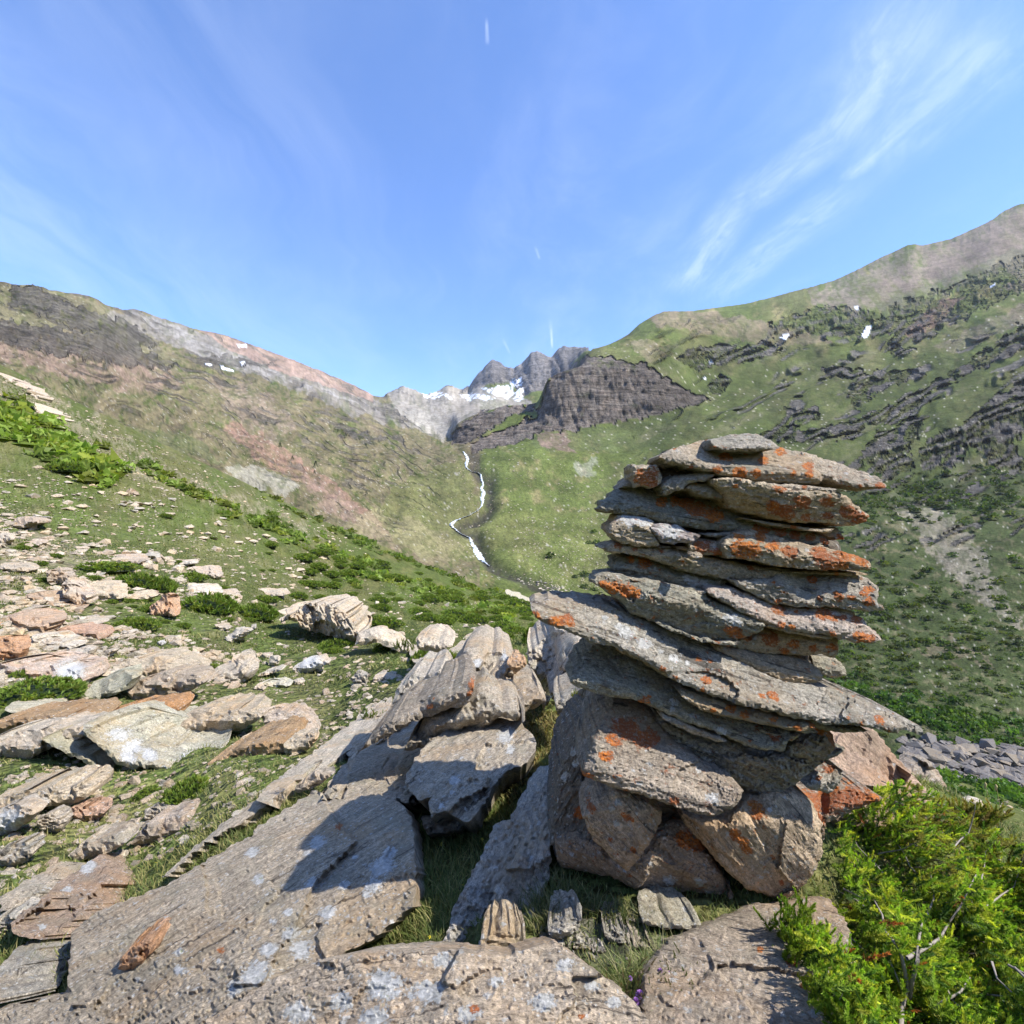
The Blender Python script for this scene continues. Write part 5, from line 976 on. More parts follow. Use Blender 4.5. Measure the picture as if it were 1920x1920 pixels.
for u, v, w, h, lab in ((30,720,95,34,'largest and uppermost flat stone on the stony upper left slope'),(62,740,26,16,'little stone tucked under the largest flat one, upper left slope'),(75,768,30,26,'stone with a dark left face below the largest flat one'),(100,780,26,20,'pale stone right of the dark-faced one, upper left slope'),(135,820,40,16,'long low stone halfway down the stony strip'),(160,868,30,14,'small stone beside the lower end of the green shrub strip'),
      (200,845,34,14,'pale stone level with the end of the green shrub strip'),(250,880,38,22,'white angular stone above the lone round boulder'),(270,905,50,18,'flat stone right of the lone round boulder'),(110,800,20,10,'smallest pale stone just above the green shrub strip'),(215,915,14,10,'small white stone left of the lone round boulder')):
    p = [(u+w*.5*q*math.cos(a)+.15*w*math.sin(a), v+h*.5*q*math.sin(a)+.18*w*math.cos(a)) for a, q in zip(np.linspace(0, 6.28, 9)[:-1], RNG.uniform(.75, 1.15, 8))]
    gr('0', p, lab, 'pink' if w > 60 else 'pale', cat='rock', T=1.5, group='stones on the upper left slope', step=3)
# ================================================================== LEAVES AND GRASS
def leaf_material(name, rough=.7, trans=.35):
    m, t, b = material(name)
    c = t.attr('Col'); geo = t.new('ShaderNodeNewGeometry').outputs['Position']
    k = t.math('MULTIPLY_ADD', t.noise(geo, 3.0, 4, .6), .7, .65); c = t.mix(1.0, c, t.comb(k, k, k), 'MULTIPLY')
    t.set(b.inputs['Base Color'], c); b.inputs['Roughness'].default_value = rough
    tr_ = t.new('ShaderNodeBsdfTranslucent'); t.set(tr_.inputs[0], t.mix(1.0, c, (1.15, 1.25, .5, 1), 'MULTIPLY'))
    mx = t.new('ShaderNodeMixShader'); mx.inputs[0].default_value = trans
    t.l.new(b.outputs[0], mx.inputs[1]); t.l.new(tr_.outputs[0], mx.inputs[2])
    out = [n for n in t.n if n.type == 'OUTPUT_MATERIAL'][0]; t.l.new(mx.outputs[0], out.inputs[0]); return m
LEAF = leaf_material('juniper needles', .55, .45); GRASS = leaf_material('grass blades', .6, .3)
def mk_plain(name, c1, c2, sc=20., rough=.9):
    m, t, b = material(name); g = t.new('ShaderNodeTexCoord').outputs['Object']
    t.set(b.inputs['Base Color'], t.mix(t.noise(g, sc, 5, .65), (*c1, 1), (*c2, 1))); b.inputs['Roughness'].default_value = rough
    t.set(b.inputs['Normal'], t.bump(t.noise(g, sc*2, 4), .004)); return m
BARK = mk_plain('grey bark', (.16, .13, .11), (.38, .34, .30), 30)
def blades(base, h, w, lean, az, c0, wid3=None):
    """bent grass blades; base (n,3), h, w, lean in metres, az direction of lean"""
    n = len(base); side = np.stack([np.cos(az+1.4), np.sin(az+1.4), np.zeros(n)], 1); ln = np.stack([np.cos(az), np.sin(az), np.zeros(n)], 1)
    up = np.array([0, 0, 1.])
    p0 = base-side*w[:, None]*.5; p1 = base+side*w[:, None]*.5
    mid = base+up*(h*.6)[:, None]+ln*(lean*.35)[:, None]; p2 = mid-side*w[:, None]*.36; p3 = mid+side*w[:, None]*.36
    tip = base+up*h[:, None]+ln*lean[:, None]
    V = np.stack([p0, p1, p3, p2, tip], 1).reshape(-1, 3); k = np.arange(n)[:, None]*5
    F = np.vstack([k+[[0, 1, 2]], k+[[0, 2, 3]], k+[[3, 2, 4]]])
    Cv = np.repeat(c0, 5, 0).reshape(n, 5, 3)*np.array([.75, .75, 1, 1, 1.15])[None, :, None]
    return V, F, Cv.reshape(-1, 3)
def polar_points(n, d0, d1, u0=-80, u1=2000):
    u = RNG.uniform(u0, u1, n); d = np.exp(RNG.uniform(math.log(d0), math.log(d1), n)); x = (u-960)/FP*d
    return x, d, gz_arr(x, d), u
def grass_mass(name, label, x, y, z, hmin, hmax, wk=1.0, cols=None, dryf=.3):
    n = len(x); d = np.hypot(x, y); pt = fbm(x*1.4, y*1.4, 300, 3); pt2 = fbm(x*5, y*5, 301, 2)
    h = RNG.uniform(hmin, hmax, n)*(1+.6*pt)*.8; w = (.0016+.0011*d)*wk*RNG.uniform(.7, 1.3, n); lean = h*RNG.uniform(.3, 1.5, n); az = RNG.uniform(0, 6.28, n)
    g = np.array([.115, .150, .036]); yl = np.array([.30, .27, .10]); dk = np.array([.055, .10, .022])
    c = np.tile(g, (n, 1)); a = sstep(pt+.4*RNG.normal(size=n), .1, .7)[:, None]*.8; c = c*(1-a)+yl*a
    a = sstep(-pt2+.3*RNG.normal(size=n), .1, .7)[:, None]*.7; c = c*(1-a)+dk*a
    k = RNG.random(n) < dryf*.6; c[k] = yl*RNG.uniform(.7, 1.3, (k.sum(), 1))
    if cols is not None: c = np.array(cols)[RNG.integers(0, len(cols), n)]*RNG.uniform(.75, 1.25, (n, 1))
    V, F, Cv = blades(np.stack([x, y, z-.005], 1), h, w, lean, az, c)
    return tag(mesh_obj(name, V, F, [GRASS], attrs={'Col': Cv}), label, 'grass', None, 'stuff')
x, y, z, u = polar_points(98000, 1.5, 9.0, -420, 2320); k = fbm(x*.9, y*.9, 310, 3) > -.35
grass_mass('grass', 'short green and straw-coloured grass between the rocks of the near meadow', x[k], y[k], z[k], .018, .05, dryf=.45)
x, y, z, u = polar_points(60000, 9, 45, -80, 1150); k = fbm(x*.35, y*.35, 311, 3) > -.15
grass_mass('grass', 'short turf farther out on the meadow and the spur', x[k], y[k], z[k], .04, .11, 1.1)
# rank grass in the gully before the slate slab, and round the cairn's foot
def px_points(n, poly, dk):
    p = np.array(poly, float); q = np.stack([RNG.uniform(p[:, 0].min(), p[:, 0].max(), n), RNG.uniform(p[:, 1].min(), p[:, 1].max(), n)], 1); q = q[inpoly(q[:, 0], q[:, 1], poly)]
    d = np.array([ground_d(a, b, 1.2, dk) or np.nan for a, b in q]); k = ~np.isnan(d) & (d < dk); q = q[k]; d = d[k]; x = (q[:, 0]-960)/FP*d
    return x, d, gz_arr(x, d)
x, y, z = px_points(9000, [(740,1530),(800,1560),(960,1500),(1040,1440),(960,1540),(860,1700),(820,1810),(700,1800),(780,1680),(780,1560)], 3.4)
grass_mass('grass', 'longer dark grass filling the shaded gully between the huge boulder and the slate slab', x, y, z, .03, .09, .8, dryf=.35)
x, y, z = px_points(3500, [(1000,1700),(1030,1640),(1100,1690),(1240,1720),(1250,1740),(1080,1720),(1000,1760)], 2.4)
grass_mass('grass', 'thin straggling grass tucked under the base stones of the cairn', x, y, z, .04, .10, .7, cols=[(.10,.12,.03),(.20,.18,.08),(.07,.09,.03)])
x, y, z = px_points(5000, [(920,1480),(960,1400),(990,1340),(1060,1330),(1075,1380),(1010,1430),(950,1520)], 4.5)
grass_mass('grass', 'dry brownish moss and grass patch beside the cracked ridge boulder', x, y, z, .02, .06, 1.2, cols=[(.26,.19,.07),(.20,.17,.05),(.30,.23,.10),(.14,.15,.04)])
x, y, z = px_points(5500, [(330,1590),(470,1500),(600,1440),(640,1470),(520,1540),(420,1600),(330,1650)], 5)
grass_mass('grass', 'green grass band along the upper edge of the huge boulder', x, y, z, .03, .08, .9, dryf=.55)
x, y, z = px_points(5000, [(60,1640),(210,1600),(330,1600),(300,1690),(140,1760),(20,1860),(-20,1700)], 4)
grass_mass('grass', 'tufted grass between the slabs of the lower left corner', x, y, z, .03, .08, .9, dryf=.5)
x, y, z = px_points(4500, [(1160,1840),(1240,1800),(1340,1850),(1420,1925),(1180,1925)], 2.2)
grass_mass('grass', 'wiry grass mixed into the thyme along the bottom edge', x, y, z+.0, .05, .12, .6, cols=[(.16,.20,.05),(.32,.30,.14),(.10,.15,.04)])
x, y, z, u = polar_points(16000, 3.2, 16, 1560, 2000)
grass_mass('grass', 'sunlit yellow-green grass on the brow at the right behind the juniper', x, y, z, .03, .08, 1.0, cols=[(.18,.20,.05),(.28,.27,.10),(.12,.17,.035)])

LAND = [('the furrowed outcrop',610,1165),('the spiky splintered rock',430,1265),('the cone-shaped pinkish rock',308,1135),('the rust-brown slab on edge',250,1325),('the white-crusted greenish slab',270,1405),('the brown tilted block',465,1435),
 ('the large dark green bush',375,1128),('the yellow-green bush',238,1084),('the arching pale rock',370,1107),('the lone round boulder',243,922),('the tilted pinkish slab',140,1115),('the overhanging layered outcrop',310,1290),('the white-crusted oblong rock',582,1247),
 ('the bright green juniper tuft',344,1488),('the small rusty rock',155,1525),('the brown-streaked slab',110,1680),('the long narrow rock rib',560,1440),('the ridge-end slab',850,1230),('the orange-tipped leaning slab',790,1340),('the tan stone on the crest',968,1243),
 ('the smooth greenish-white slab',65,1320),('the pinkish upper-meadow boulder',45,975),('the longest cairn slab\'s tip',1005,1140),('the left-edge juniper mat',35,1298),('the orange-tinted edge rock',15,1215),('the white-crusted edge rock',25,1540),('the low layered rock',315,1555),
 ('the pale pinkish shelf',235,1050),('the cracked pinkish rock',388,1072),('the thin pale upper slab',340,1055),('the pale jagged rock',445,1190),('the right-edge juniper',1800,1500),('the pale rounded brow rock',1740,1470),('the small pale slope boulder',1838,1525)]
USED = {}
def where(size, what, u, v):
    """say which one it is by its size, look and nearest landmark"""
    for nm, lu, lv in sorted(LAND, key=lambda q: math.hypot(u-q[1], (v-q[2])*1.4))[:4]:
        du, dv = u-lu, (v-lv)*1.4; r = math.hypot(du, dv); an = math.degrees(math.atan2(-dv, du)) % 360
        dr = ['right of', 'above and right of', 'above', 'above and left of', 'left of', 'below and left of', 'below', 'below and right of'][int(((an+22.5) % 360)//45)]
        lab = '%s %s %s %s %s' % (size, what, 'close' if r < 45 else ('a little way' if r < 100 else 'well'), dr, nm)
        if lab not in USED: break
    USED[lab] = 1; return lab
# ------------------------------------------------------------------ dwarf juniper mats
def mat_mesh(seed, nt=420, lump=1.0, tuft=.16):
    r = np.random.default_rng(seed); V = []; F = []; Cv = []
    # inner twiggy hump
    ns, nr = 20, 6
    for i in range(nr+1):
        for j in range(ns):
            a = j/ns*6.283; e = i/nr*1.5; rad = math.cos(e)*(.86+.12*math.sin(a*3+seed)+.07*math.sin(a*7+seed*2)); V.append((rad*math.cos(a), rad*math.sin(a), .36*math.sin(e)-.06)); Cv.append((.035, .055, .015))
    for i in range(nr):
        for j in range(ns):
            a, b_, c, d_ = i*ns+j, i*ns+(j+1) % ns, (i+1)*ns+(j+1) % ns, (i+1)*ns+j; F += [(a, b_, c), (a, c, d_)]
    for _ in range(nt):
        a = r.uniform(0, 6.283); e = math.asin(r.uniform(.02, 1)); k = (.9+.14*math.sin(a*3+seed)+.09*math.sin(a*7+seed*2))
        bp = Vector((k*math.cos(e)*math.cos(a), k*math.cos(e)*math.sin(a), .40*math.sin(e)*(1+.18*math.sin(a*5+e*6))))
        n = Vector((bp.x, bp.y, bp.z*2.2+.35)).normalized(); cc = r.uniform(.55, 1.4)
        col = np.array([.20, .29, .05])*cc if r.random() < .7 else np.array([.30, .35, .065])*cc
        for q in range(4):
            dr = (n+Vector(r.normal(0, .55, 3))).normalized(); s = Vector(r.normal(0, 1, 3)).cross(dr).normalized()*tuft*.24; L = tuft*r.uniform(.6, 1.2); k0 = len(V)
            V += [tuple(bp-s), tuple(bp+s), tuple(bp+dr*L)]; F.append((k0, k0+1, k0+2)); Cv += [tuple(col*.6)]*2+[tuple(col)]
    return np.array(V), np.array(F), np.array(Cv)
MATS = [mat_mesh(s_) for s_ in (1, 2, 3, 4)]
MATO = []
def mat_bush(u, v, w, h, label, group=None, tint=1.0, d=None, var=None, name='juniper_bush', cat='shrub'):
    d = d or ground_d(min(max(u, -55), 1975), v+h*.35, 2.2, 95) or 10
    x = (u-960)/FP*d; s = w/FP*d*.5; k = var if var is not None else int(RNG.integers(0, 4))
    if len(MATO) <= k or MATO[k] is None:
        while len(MATO) < 4: MATO.append(None)
        o = mesh_obj(name, MATS[k][0], MATS[k][1], [LEAF], attrs={'Col': MATS[k][2]}, smooth=False); MATO[k] = o
    else: o = MATO[k].copy(); o.name = name; COL.objects.link(o)
    o.location = (x, d+s*.5, ground_z(x, d+s*.5)+.0*s); hh = max(h/FP*d*.9, s*.35)
    o.scale = (s, s*RNG.uniform(.7, 1.0), hh/.42*.55); o.rotation_euler = (0, 0, RNG.uniform(-.4, .4))
    for kk in ('group',):
        if kk in o.keys(): del o[kk]
    if group: label = where('small' if w < 24 else ('medium' if w < 40 else 'broad'), 'juniper mat', u, v)
    tag(o, label, cat, group); return o
for u, v, w, h, lab in ((238,1084,96,46,'yellow-green juniper bush among the pinkish rocks'),(290,1094,62,42,'darker juniper bush touching the yellow-green one'),(165,1060,120,26,'long low juniper mat stretching left of the yellow-green bush'),
      (375,1128,112,54,'large dark green juniper bush in the middle meadow'),(466,1143,94,42,'rounded green bush joined to the right side of the large dark bush'),(274,1140,40,24,'small bush at the foot of the cone-shaped rock'),
      (238,1167,84,36,'feathery juniper bush left of the cone-shaped rock'),(346,1079,60,24,'low bush behind the arching rock'),(35,1298,150,52,'bright green juniper mat at the left edge'),(28,1266,34,26,'upright juniper tip behind the left edge mat'),
      (382,1254,52,22,'small juniper mat beside the spiky rock'),(344,1488,84,52,'bright green juniper tuft below the slab group'),(270,1490,50,20,'short side branch of the juniper tuft below the slab group'),(790,1230,46,38,'dark green cushion left of the ridge-end slab'),(836,1242,76,56,'dark green cushion in front of the ridge-end slab'),
      (554,1114,38,20,'little round bush in the upper meadow'),(490,1121,56,18,'flat bush between the pale slabs'),(622,1208,70,24,'flat green mat below the furrowed outcrop'),(704,1165,90,30,'bush mat right of the furrowed outcrop'),(655,1144,62,30,'bush behind the furrowed outcrop'),
      (722,1213,56,24,'bush mat beside the long sloping pale rock'),(1008,1186,64,60,'dark juniper bush behind the tip of the longest cairn slab'),(930,1190,66,34,'green mat on the slope behind the crest'),(885,1160,60,26,'green mat above the ridge-end slab'),(110,876,66,30,'dark round bush on the upper left slope'),(306,967,26,12,'small dark bush below the lone round boulder'),(620,1220,40,16,'small dark mat in front of the white-crusted oblong rock')):
    mat_bush(u, v, w, h, lab)
for k in range(95):
    t_ = RNG.random(); u = 560+t_*440; v = 1075+t_*95+RNG.uniform(-52, 38)
    if v < 1090+(u-700)*.25-40: v += 30
    w = RNG.uniform(16, 58)
    mat_bush(u, v, w, w*.34, 'low green juniper mat on the slope above the crest', 'juniper mats on the slope above the crest')
for k in range(40):
    u = RNG.uniform(0, 560); v = RNG.uniform(990, 1180); w = RNG.uniform(12, 34)
    mat_bush(u, v, w, w*.36, 'small dark juniper mat dotted on the left meadow', 'small juniper mats on the left meadow')
def bush_strip(label, line, width, n, size, hk=.22, col=(.20, .27, .055), dmin=8, dmax=95, name='shrub_strip'):
    L = np.array(line, float); sl = np.r_[0, np.cumsum(np.hypot(*np.diff(L, axis=0).T))]; Vs = []; Fs = []; Cs = []; k0 = 0
    for _ in range(n):
        s = RNG.uniform(0, sl[-1]); u = np.interp(s, sl, L[:, 0])+RNG.normal(0, width*.3); v = np.interp(s, sl, L[:, 1])+RNG.normal(0, width*.35)
        d = ground_d(min(max(u, -58), 1980), v, dmin, dmax)
        if d is None: continue
        if fbm(np.array([u/26.]), np.array([v/14.]), 610, 2)[0] < -.10: continue
        w = (.45+1.3*RNG.random()**1.6)*size/FP*d; x = (u-960)/FP*d; m = 26; e = RNG.uniform(0, 6.283, m); el = RNG.uniform(0.05, 1.45, m)
        bp = np.stack([np.cos(el)*np.cos(e)*w, np.cos(el)*np.sin(e)*w, np.sin(el)*w*hk*1.6], 1); r_ = RNG.normal(0, .5, (m, 3)); r_[:, 2] = np.abs(r_[:, 2])+.3
        s_ = RNG.normal(0, .22, (m, 3))*w; c0 = np.array((x, d, ground_z(x, d)-.02*w))
        tri = np.stack([bp-s_, bp+s_, bp+r_*w*.45], 1).reshape(-1, 3)+c0
        oc = np.vstack([c0+np.array([[math.cos(a)*w, math.sin(a)*w, -.1*w] for a in np.linspace(0, 6.283, 8)[:-1]]), c0+[[0, 0, w*hk*1.3]]])
        Vs += [tri, oc]; Fs.append(np.arange(m*3).reshape(-1, 3)+k0); k1 = k0+m*3; Fs.append(np.array([(k1+i, k1+(i+1) % 7, k1+7) for i in range(7)])); k0 = k1+8
        c = np.array(col)*RNG.uniform(.55, 1.45)*(np.array([1.25, 1.05, .9]) if RNG.random() < .3 else 1); Cs += [np.tile(c, (m*3, 1)), np.tile(c*.6, (8, 1))]
    o = mesh_obj(name, np.vstack(Vs), np.vstack(Fs), [LEAF], attrs={'Col': np.vstack(Cs)}, smooth=False); return tag(o, label, 'shrubs', None, 'stuff')
bush_strip('thick bright green strip of shrubs slanting down from the left edge', [(-20,775),(60,815),(130,855),(205,895)], 46, 300, 15, col=(.22, .30, .055))
bush_strip('narrow shrub strip crossing the stony upper left slope', [(265,872),(350,918),(440,956)], 18, 110, 9)
bush_strip('long strip of shrubs running down the middle of the left slope', [(420,966),(520,990),(600,1025),(700,1062)], 22, 170, 9)
bush_strip('shrubs along the far edge of the spur', [(480,915),(560,955),(640,1000),(760,1050),(880,1094),(960,1124),(1030,1150)], 16, 330, 8, col=(.16, .22, .05))
bush_strip('lowest strip of shrubs before the crest of the knoll', [(640,1070),(760,1095),(880,1130),(980,1160)], 34, 190, 9, col=(.20, .27, .055))
bush_strip('dwarf shrubs covering the far side of the gorge', [(1150,1180),(1400,1200),(1700,1210),(1930,1200)], 260, 2600, 6, .35, (.080, .115, .035), 100, 470)
bush_strip('dark shrubs on the slope above the gorge, under the crags', [(1580,960),(1700,930),(1930,930)], 60, 700, 6, .35, (.065, .10, .03), 200, 520)
bush_strip('dense dark shrubs along the top of the gorge cliff', [(1560,1290),(1700,1330),(1800,1360),(1930,1385)], 46, 560, 8, .4, (.075, .14, .035), 80, 260)
bush_strip('shrubs on the near bank below the gorge cliff', [(1740,1462),(1830,1478),(1940,1500)], 26, 330, 10, .4, (.085, .16, .035), 20, 95)

# ------------------------------------------------------------------ loose stones of the meadow
def chip_mesh(seed):
    import bmesh
    r = np.random.default_rng(seed); bm = bmesh.new()
    for _ in range(16): p = r.normal(0, 1, 3); p /= np.linalg.norm(p); p *= r.uniform(.75, 1.1); bm.verts.new((p[0], p[1]*.75, p[2]*r.choice([.22, .35, .5])))
    h = bmesh.ops.convex_hull(bm, input=bm.verts); bmesh.ops.delete(bm, geom=[g for g in h['geom_interior'] if isinstance(g, bmesh.types.BMVert)], context='VERTS')
    bmesh.ops.triangulate(bm, faces=bm.faces); bmesh.ops.recalc_face_normals(bm, faces=bm.faces)
    bm.verts.index_update(); V = np.array([v.co[:] for v in bm.verts]); F = np.array([[v.index for v in f.verts] for f in bm.faces]); bm.free(); return V, F
CH = [chip_mesh(s_) for s_ in range(8)]
TN = ['white', 'pale', 'pink', 'tan', 'pale', 'white', 'pink', 'grey']
def rk_attr(n, V, tint, lich=.4): return {'v_bed': V*.5+3.1, 'tint': np.tile(np.array(TINT[tint]), (n, 1)), 'orange': np.zeros(n), 'white': np.zeros(n), 'lichen': np.full(n, lich)}
CHO = [None]*8
def put_chip(u, v, w, label, group, dmin=2.2, dmax=95):
    d = ground_d(min(max(u, -55), 1975), v, dmin, dmax)
    if d is None: return
    k = int(RNG.integers(0, 8))
    if CHO[k] is None: o = CHO[k] = mesh_obj('stone', CH[k][0], CH[k][1], [ROCK], attrs=rk_attr(len(CH[k][0]), CH[k][0], TN[k]), smooth=False)
    else: o = CHO[k].copy(); COL.objects.link(o)
    x = (u-960)/FP*d; s = w/FP*d*.5; o.location = (x, d, ground_z(x, d)+s*.08); o.scale = (s, s*RNG.uniform(.7, 1.2), s*RNG.uniform(.7, 1.3)); o.rotation_euler = (RNG.normal(0, .3), RNG.normal(0, .3), RNG.uniform(0, 6.28))
    tag(o, where('tiny' if w < 13 else ('small' if w < 20 else 'fist-shaped'.replace('fist-shaped', 'larger')), {'white': 'whitish', 'pale': 'pale', 'pink': 'pinkish', 'tan': 'tan', 'grey': 'grey'}[TN[k]]+' stone', u, v), 'stone', group)
def scat(n, poly, wmin, wmax, label, group, **k):
    p = np.array(poly); c = 0
    while c < n:
        u = RNG.uniform(p[:, 0].min(), p[:, 0].max()); v = RNG.uniform(p[:, 1].min(), p[:, 1].max())
        if not inpoly(np.array([u]), np.array([v]), poly)[0]: continue
        if fbm(np.array([u/60.]), np.array([v/30.]), 400, 2)[0] < -.12 and RNG.random() < .75: continue
        put_chip(u, v, wmin+(wmax-wmin)*RNG.random()**2.2, label, group, **k); c += 1
scat(75, [(0,1140),(200,1150),(520,1200),(700,1260),(640,1320),(300,1330),(0,1330)], 9, 34, 'pale loose stone in the grass of the middle meadow', 'loose stones in the middle meadow')
scat(75, [(0,970),(300,1000),(520,1090),(560,1180),(200,1150),(0,1140)], 9, 38, 'pinkish loose stone among the rocks of the upper left meadow', 'loose stones in the upper left meadow')
scat(60, [(0,1440),(380,1440),(560,1390),(420,1520),(300,1600),(0,1760)], 8, 34, 'pale loose stone in the grass at the lower left', 'loose stones at the lower left')
scat(50, [(560,1090),(800,1120),(960,1180),(800,1210),(560,1180)], 7, 24, 'white loose stone between the juniper mats on the slope', 'loose stones between the juniper mats')
scat(20, [(1700,1450),(1920,1570),(1920,1520),(1780,1460)], 6, 18, 'small pale stone on the grass slope at the right', 'small stones on the right grass slope')
scat(20, [(560,1330),(700,1300),(760,1330),(640,1420),(560,1420)], 8, 26, 'pale stone chip beside the upper end of the long rib', 'stone chips beside the rib')
def stone_mass(name, label, n, poly, w0, w1, dmin, dmax, tints):
    p = np.array(poly); Vs = []; Fs = []; Ts = []; k0 = 0
    u = RNG.uniform(p[:, 0].min(), p[:, 0].max(), n*3); v = RNG.uniform(p[:, 1].min(), p[:, 1].max(), n*3)
    k = inpoly(u, v, poly) & ((fbm(u/60., v/30., 400, 3) > -.05) | (RNG.random(n*3) < .3)); u = u[k][:n]; v = v[k][:n]
    for a, b_ in zip(u, v):
        d = ground_d(min(max(a, -390), 2300), b_, dmin, dmax)
        if d is None: continue
        s = (w0+(w1-w0)*RNG.random()**2.5)/FP*d*.5; V, F = CH[int(RNG.integers(0, 8))]; x = (a-960)/FP*d; an = RNG.uniform(0, 6.28)
        R_ = np.array([[math.cos(an), -math.sin(an), 0], [math.sin(an), math.cos(an), 0], [0, 0, 1]])
        Vs.append((V*[1, 1, RNG.uniform(.8, 1.6)])@R_.T*s+[x, d, ground_z(x, d)+s*.1]); Fs.append(F+k0); k0 += len(V); Ts.append(np.tile(np.array(TINT[tints[int(RNG.integers(0, len(tints)))]])*RNG.uniform(.8, 1.15), (len(V), 1)))
    V = np.vstack(Vs); n_ = len(V); o = mesh_obj(name, V, np.vstack(Fs), [ROCK], attrs={'v_bed': V, 'tint': np.vstack(Ts), 'orange': np.zeros(n_), 'white': np.zeros(n_), 'lichen': np.full(n_, .3)}, smooth=False)
    return tag(o, label, 'stones', None, 'stuff')
stone_mass('scattered_stones', 'small stones strewn over the near and middle meadow', 5200, [(-320,940),(300,1000),(560,1100),(960,1180),(700,1300),(640,1420),(380,1540),(200,1640),(-320,1760)], 2.5, 17, 2.2, 60, ['white', 'pale', 'pink', 'pale'])
stone_mass('slab_rubble', 'dense litter of broken flat slabs at the left edge of the meadow', 1800, [(-320,1100),(120,1130),(300,1190),(500,1230),(460,1290),(300,1290),(200,1300),(-320,1300)], 8, 40, 4, 30, ['pale', 'pink', 'tan', 'white'])
stone_mass('slab_rubble', 'litter of broken slabs on the upper left meadow', 1400, [(-320,930),(120,990),(300,1040),(420,1090),(520,1150),(300,1130),(100,1120),(-320,1110)], 6, 32, 6, 40, ['pale', 'pink', 'tan', 'white'])
stone_mass('slab_rubble', 'broken chips among the slabs of the lower left', 700, [(-20,1430),(200,1450),(400,1460),(600,1400),(650,1330),(560,1440),(330,1600),(180,1640),(-20,1800)], 6, 34, 2, 12, ['pale', 'pink', 'tan', 'white'])
stone_mass('slab_rubble', 'rubble along the crest of the knoll', 420, [(560,1330),(660,1290),(740,1240),(860,1180),(1040,1150),(1100,1240),(960,1260),(760,1400),(640,1430)], 6, 26, 2.5, 12, ['pale', 'pink', 'tan', 'white'])
stone_mass('rock_bank', 'dark broken rocks of the gorge wall below the dense shrubs', 900, [(1690,1385),(1760,1388),(1850,1398),(1985,1410),(1985,1482),(1850,1484),(1770,1466),(1700,1450)], 5, 46, 70, 260, ['bank', 'bank', 'dark', 'bank'])
stone_mass('scattered_stones', 'belt of pale rubble on the upper left slope', 2600, [(-20,700),(80,720),(200,790),(330,850),(470,920),(640,1000),(700,1050),(560,1010),(430,950),(300,930),(150,860),(60,800),(-20,760)], 2.5, 9, 25, 95, ['white', 'pale', 'tan'])
stone_mass('slab_rubble', 'grey and tan slabs dotted over the middle of the left slope', 380, [(-60,860),(200,890),(420,970),(620,1050),(720,1100),(560,1090),(300,1000),(-60,970)], 5, 26, 10, 95, ['tan', 'pale', 'grey'])
stone_mass('scattered_stones', 'small stones sprinkled down the spur', 2400, [(-20,880),(200,900),(420,980),(700,1080),(900,1120),(960,1180),(560,1100),(300,1000),(-20,970)], 2, 7, 14, 95, ['white', 'pale'])
stone_mass('scattered_stones', 'boulders dotting the valley floor and the flanks beside the stream', 1500, [(300,760),(600,850),(850,860),(1130,860),(1140,1110),(1000,1100),(900,1060),(700,1000),(480,900)], 1.5, 5, 150, 800, ['white', 'pale', 'pale'])
stone_mass('scattered_stones', 'boulders on the shelf right of the stream below the waterfalls', 500, [(960,960),(1130,1000),(1135,1110),(1040,1100),(960,1040)], 1.5, 5, 150, 600, ['white', 'white', 'pale'])

# ------------------------------------------------------------------ the stream and its falls
WATER, t, b = material('white water'); g = t.new('ShaderNodeNewGeometry').outputs['Position']
n_ = t.noise(t.vmath('MULTIPLY', g, (1.4, .5, .16)), 1.0, 6, .7); t.set(b.inputs['Base Color'], t.mix(t.ramp(n_, .38, .58), (.16, .20, .24, 1), (.82, .86, .9, 1)))
b.inputs['Roughness'].default_value = .35
def ribbon(name, label, pts, parent=None):
    V = []; P = []
    for i in range(len(pts)-1):
        for k in range(6): f = k/6; P.append([pts[i][j]*(1-f)+pts[i+1][j]*f for j in range(3)])
    P.append(list(pts[-1])); last = None
    for u, v, w in P:
        w *= RNG.uniform(.7, 1.2); u += RNG.normal(0, .5); row = []
        for q in (-1, -.3, .3, 1):
            d = ground_d(u+q*w, v, 150, 900); d = d if d else last; last = d; d_ = d*(.992 if abs(q) < .5 else .999)
            row.append(((u+q*w-960)/FP*d_, d_, (960-v)/FP*d_))
        V += row
    n = len(P); F = [(i*4+j, i*4+j+1, i*4+j+5, i*4+j+4) for i in range(n-1) for j in range(3)]
    return tag(mesh_obj(name, V, [f[::-1] for f in F], [WATER], parent), label, None, None, 'structure')
ribbon('stream', 'white mountain stream tumbling in several falls down the valley', [(868,846,1.2),(873,852,2.2),(877,860,3),(875,868,3.4),(874,876,1.6),(884,884,.5),(896,886,.5),(902,890,1.4),(902,898,2.2),(906,908,1.8),(903,916,3.2),(907,924,3.8),(904,934,3.4),(905,942,2.8),(902,950,1.2),(895,957,.5),(880,966,.5),(866,971,.8),(857,975,2.6),(850,979,4),(845,984,3.6),(852,991,2),(862,999,.7),(874,1005,.6),(881,1008,1.8),(884,1016,3.2),(888,1024,4.6),(893,1033,6),(898,1041,6.5),(904,1050,5),(912,1057,1.6),(918,1061,.4)])
stone_mass('scattered_stones', 'pale boulders lining the stream bed on the valley floor', 260, [(975,1078),(1010,1090),(1050,1100),(1100,1118),(1090,1132),(1040,1120),(1000,1102),(970,1088)], 3, 10, 150, 400, ['grey', 'white', 'bank'])
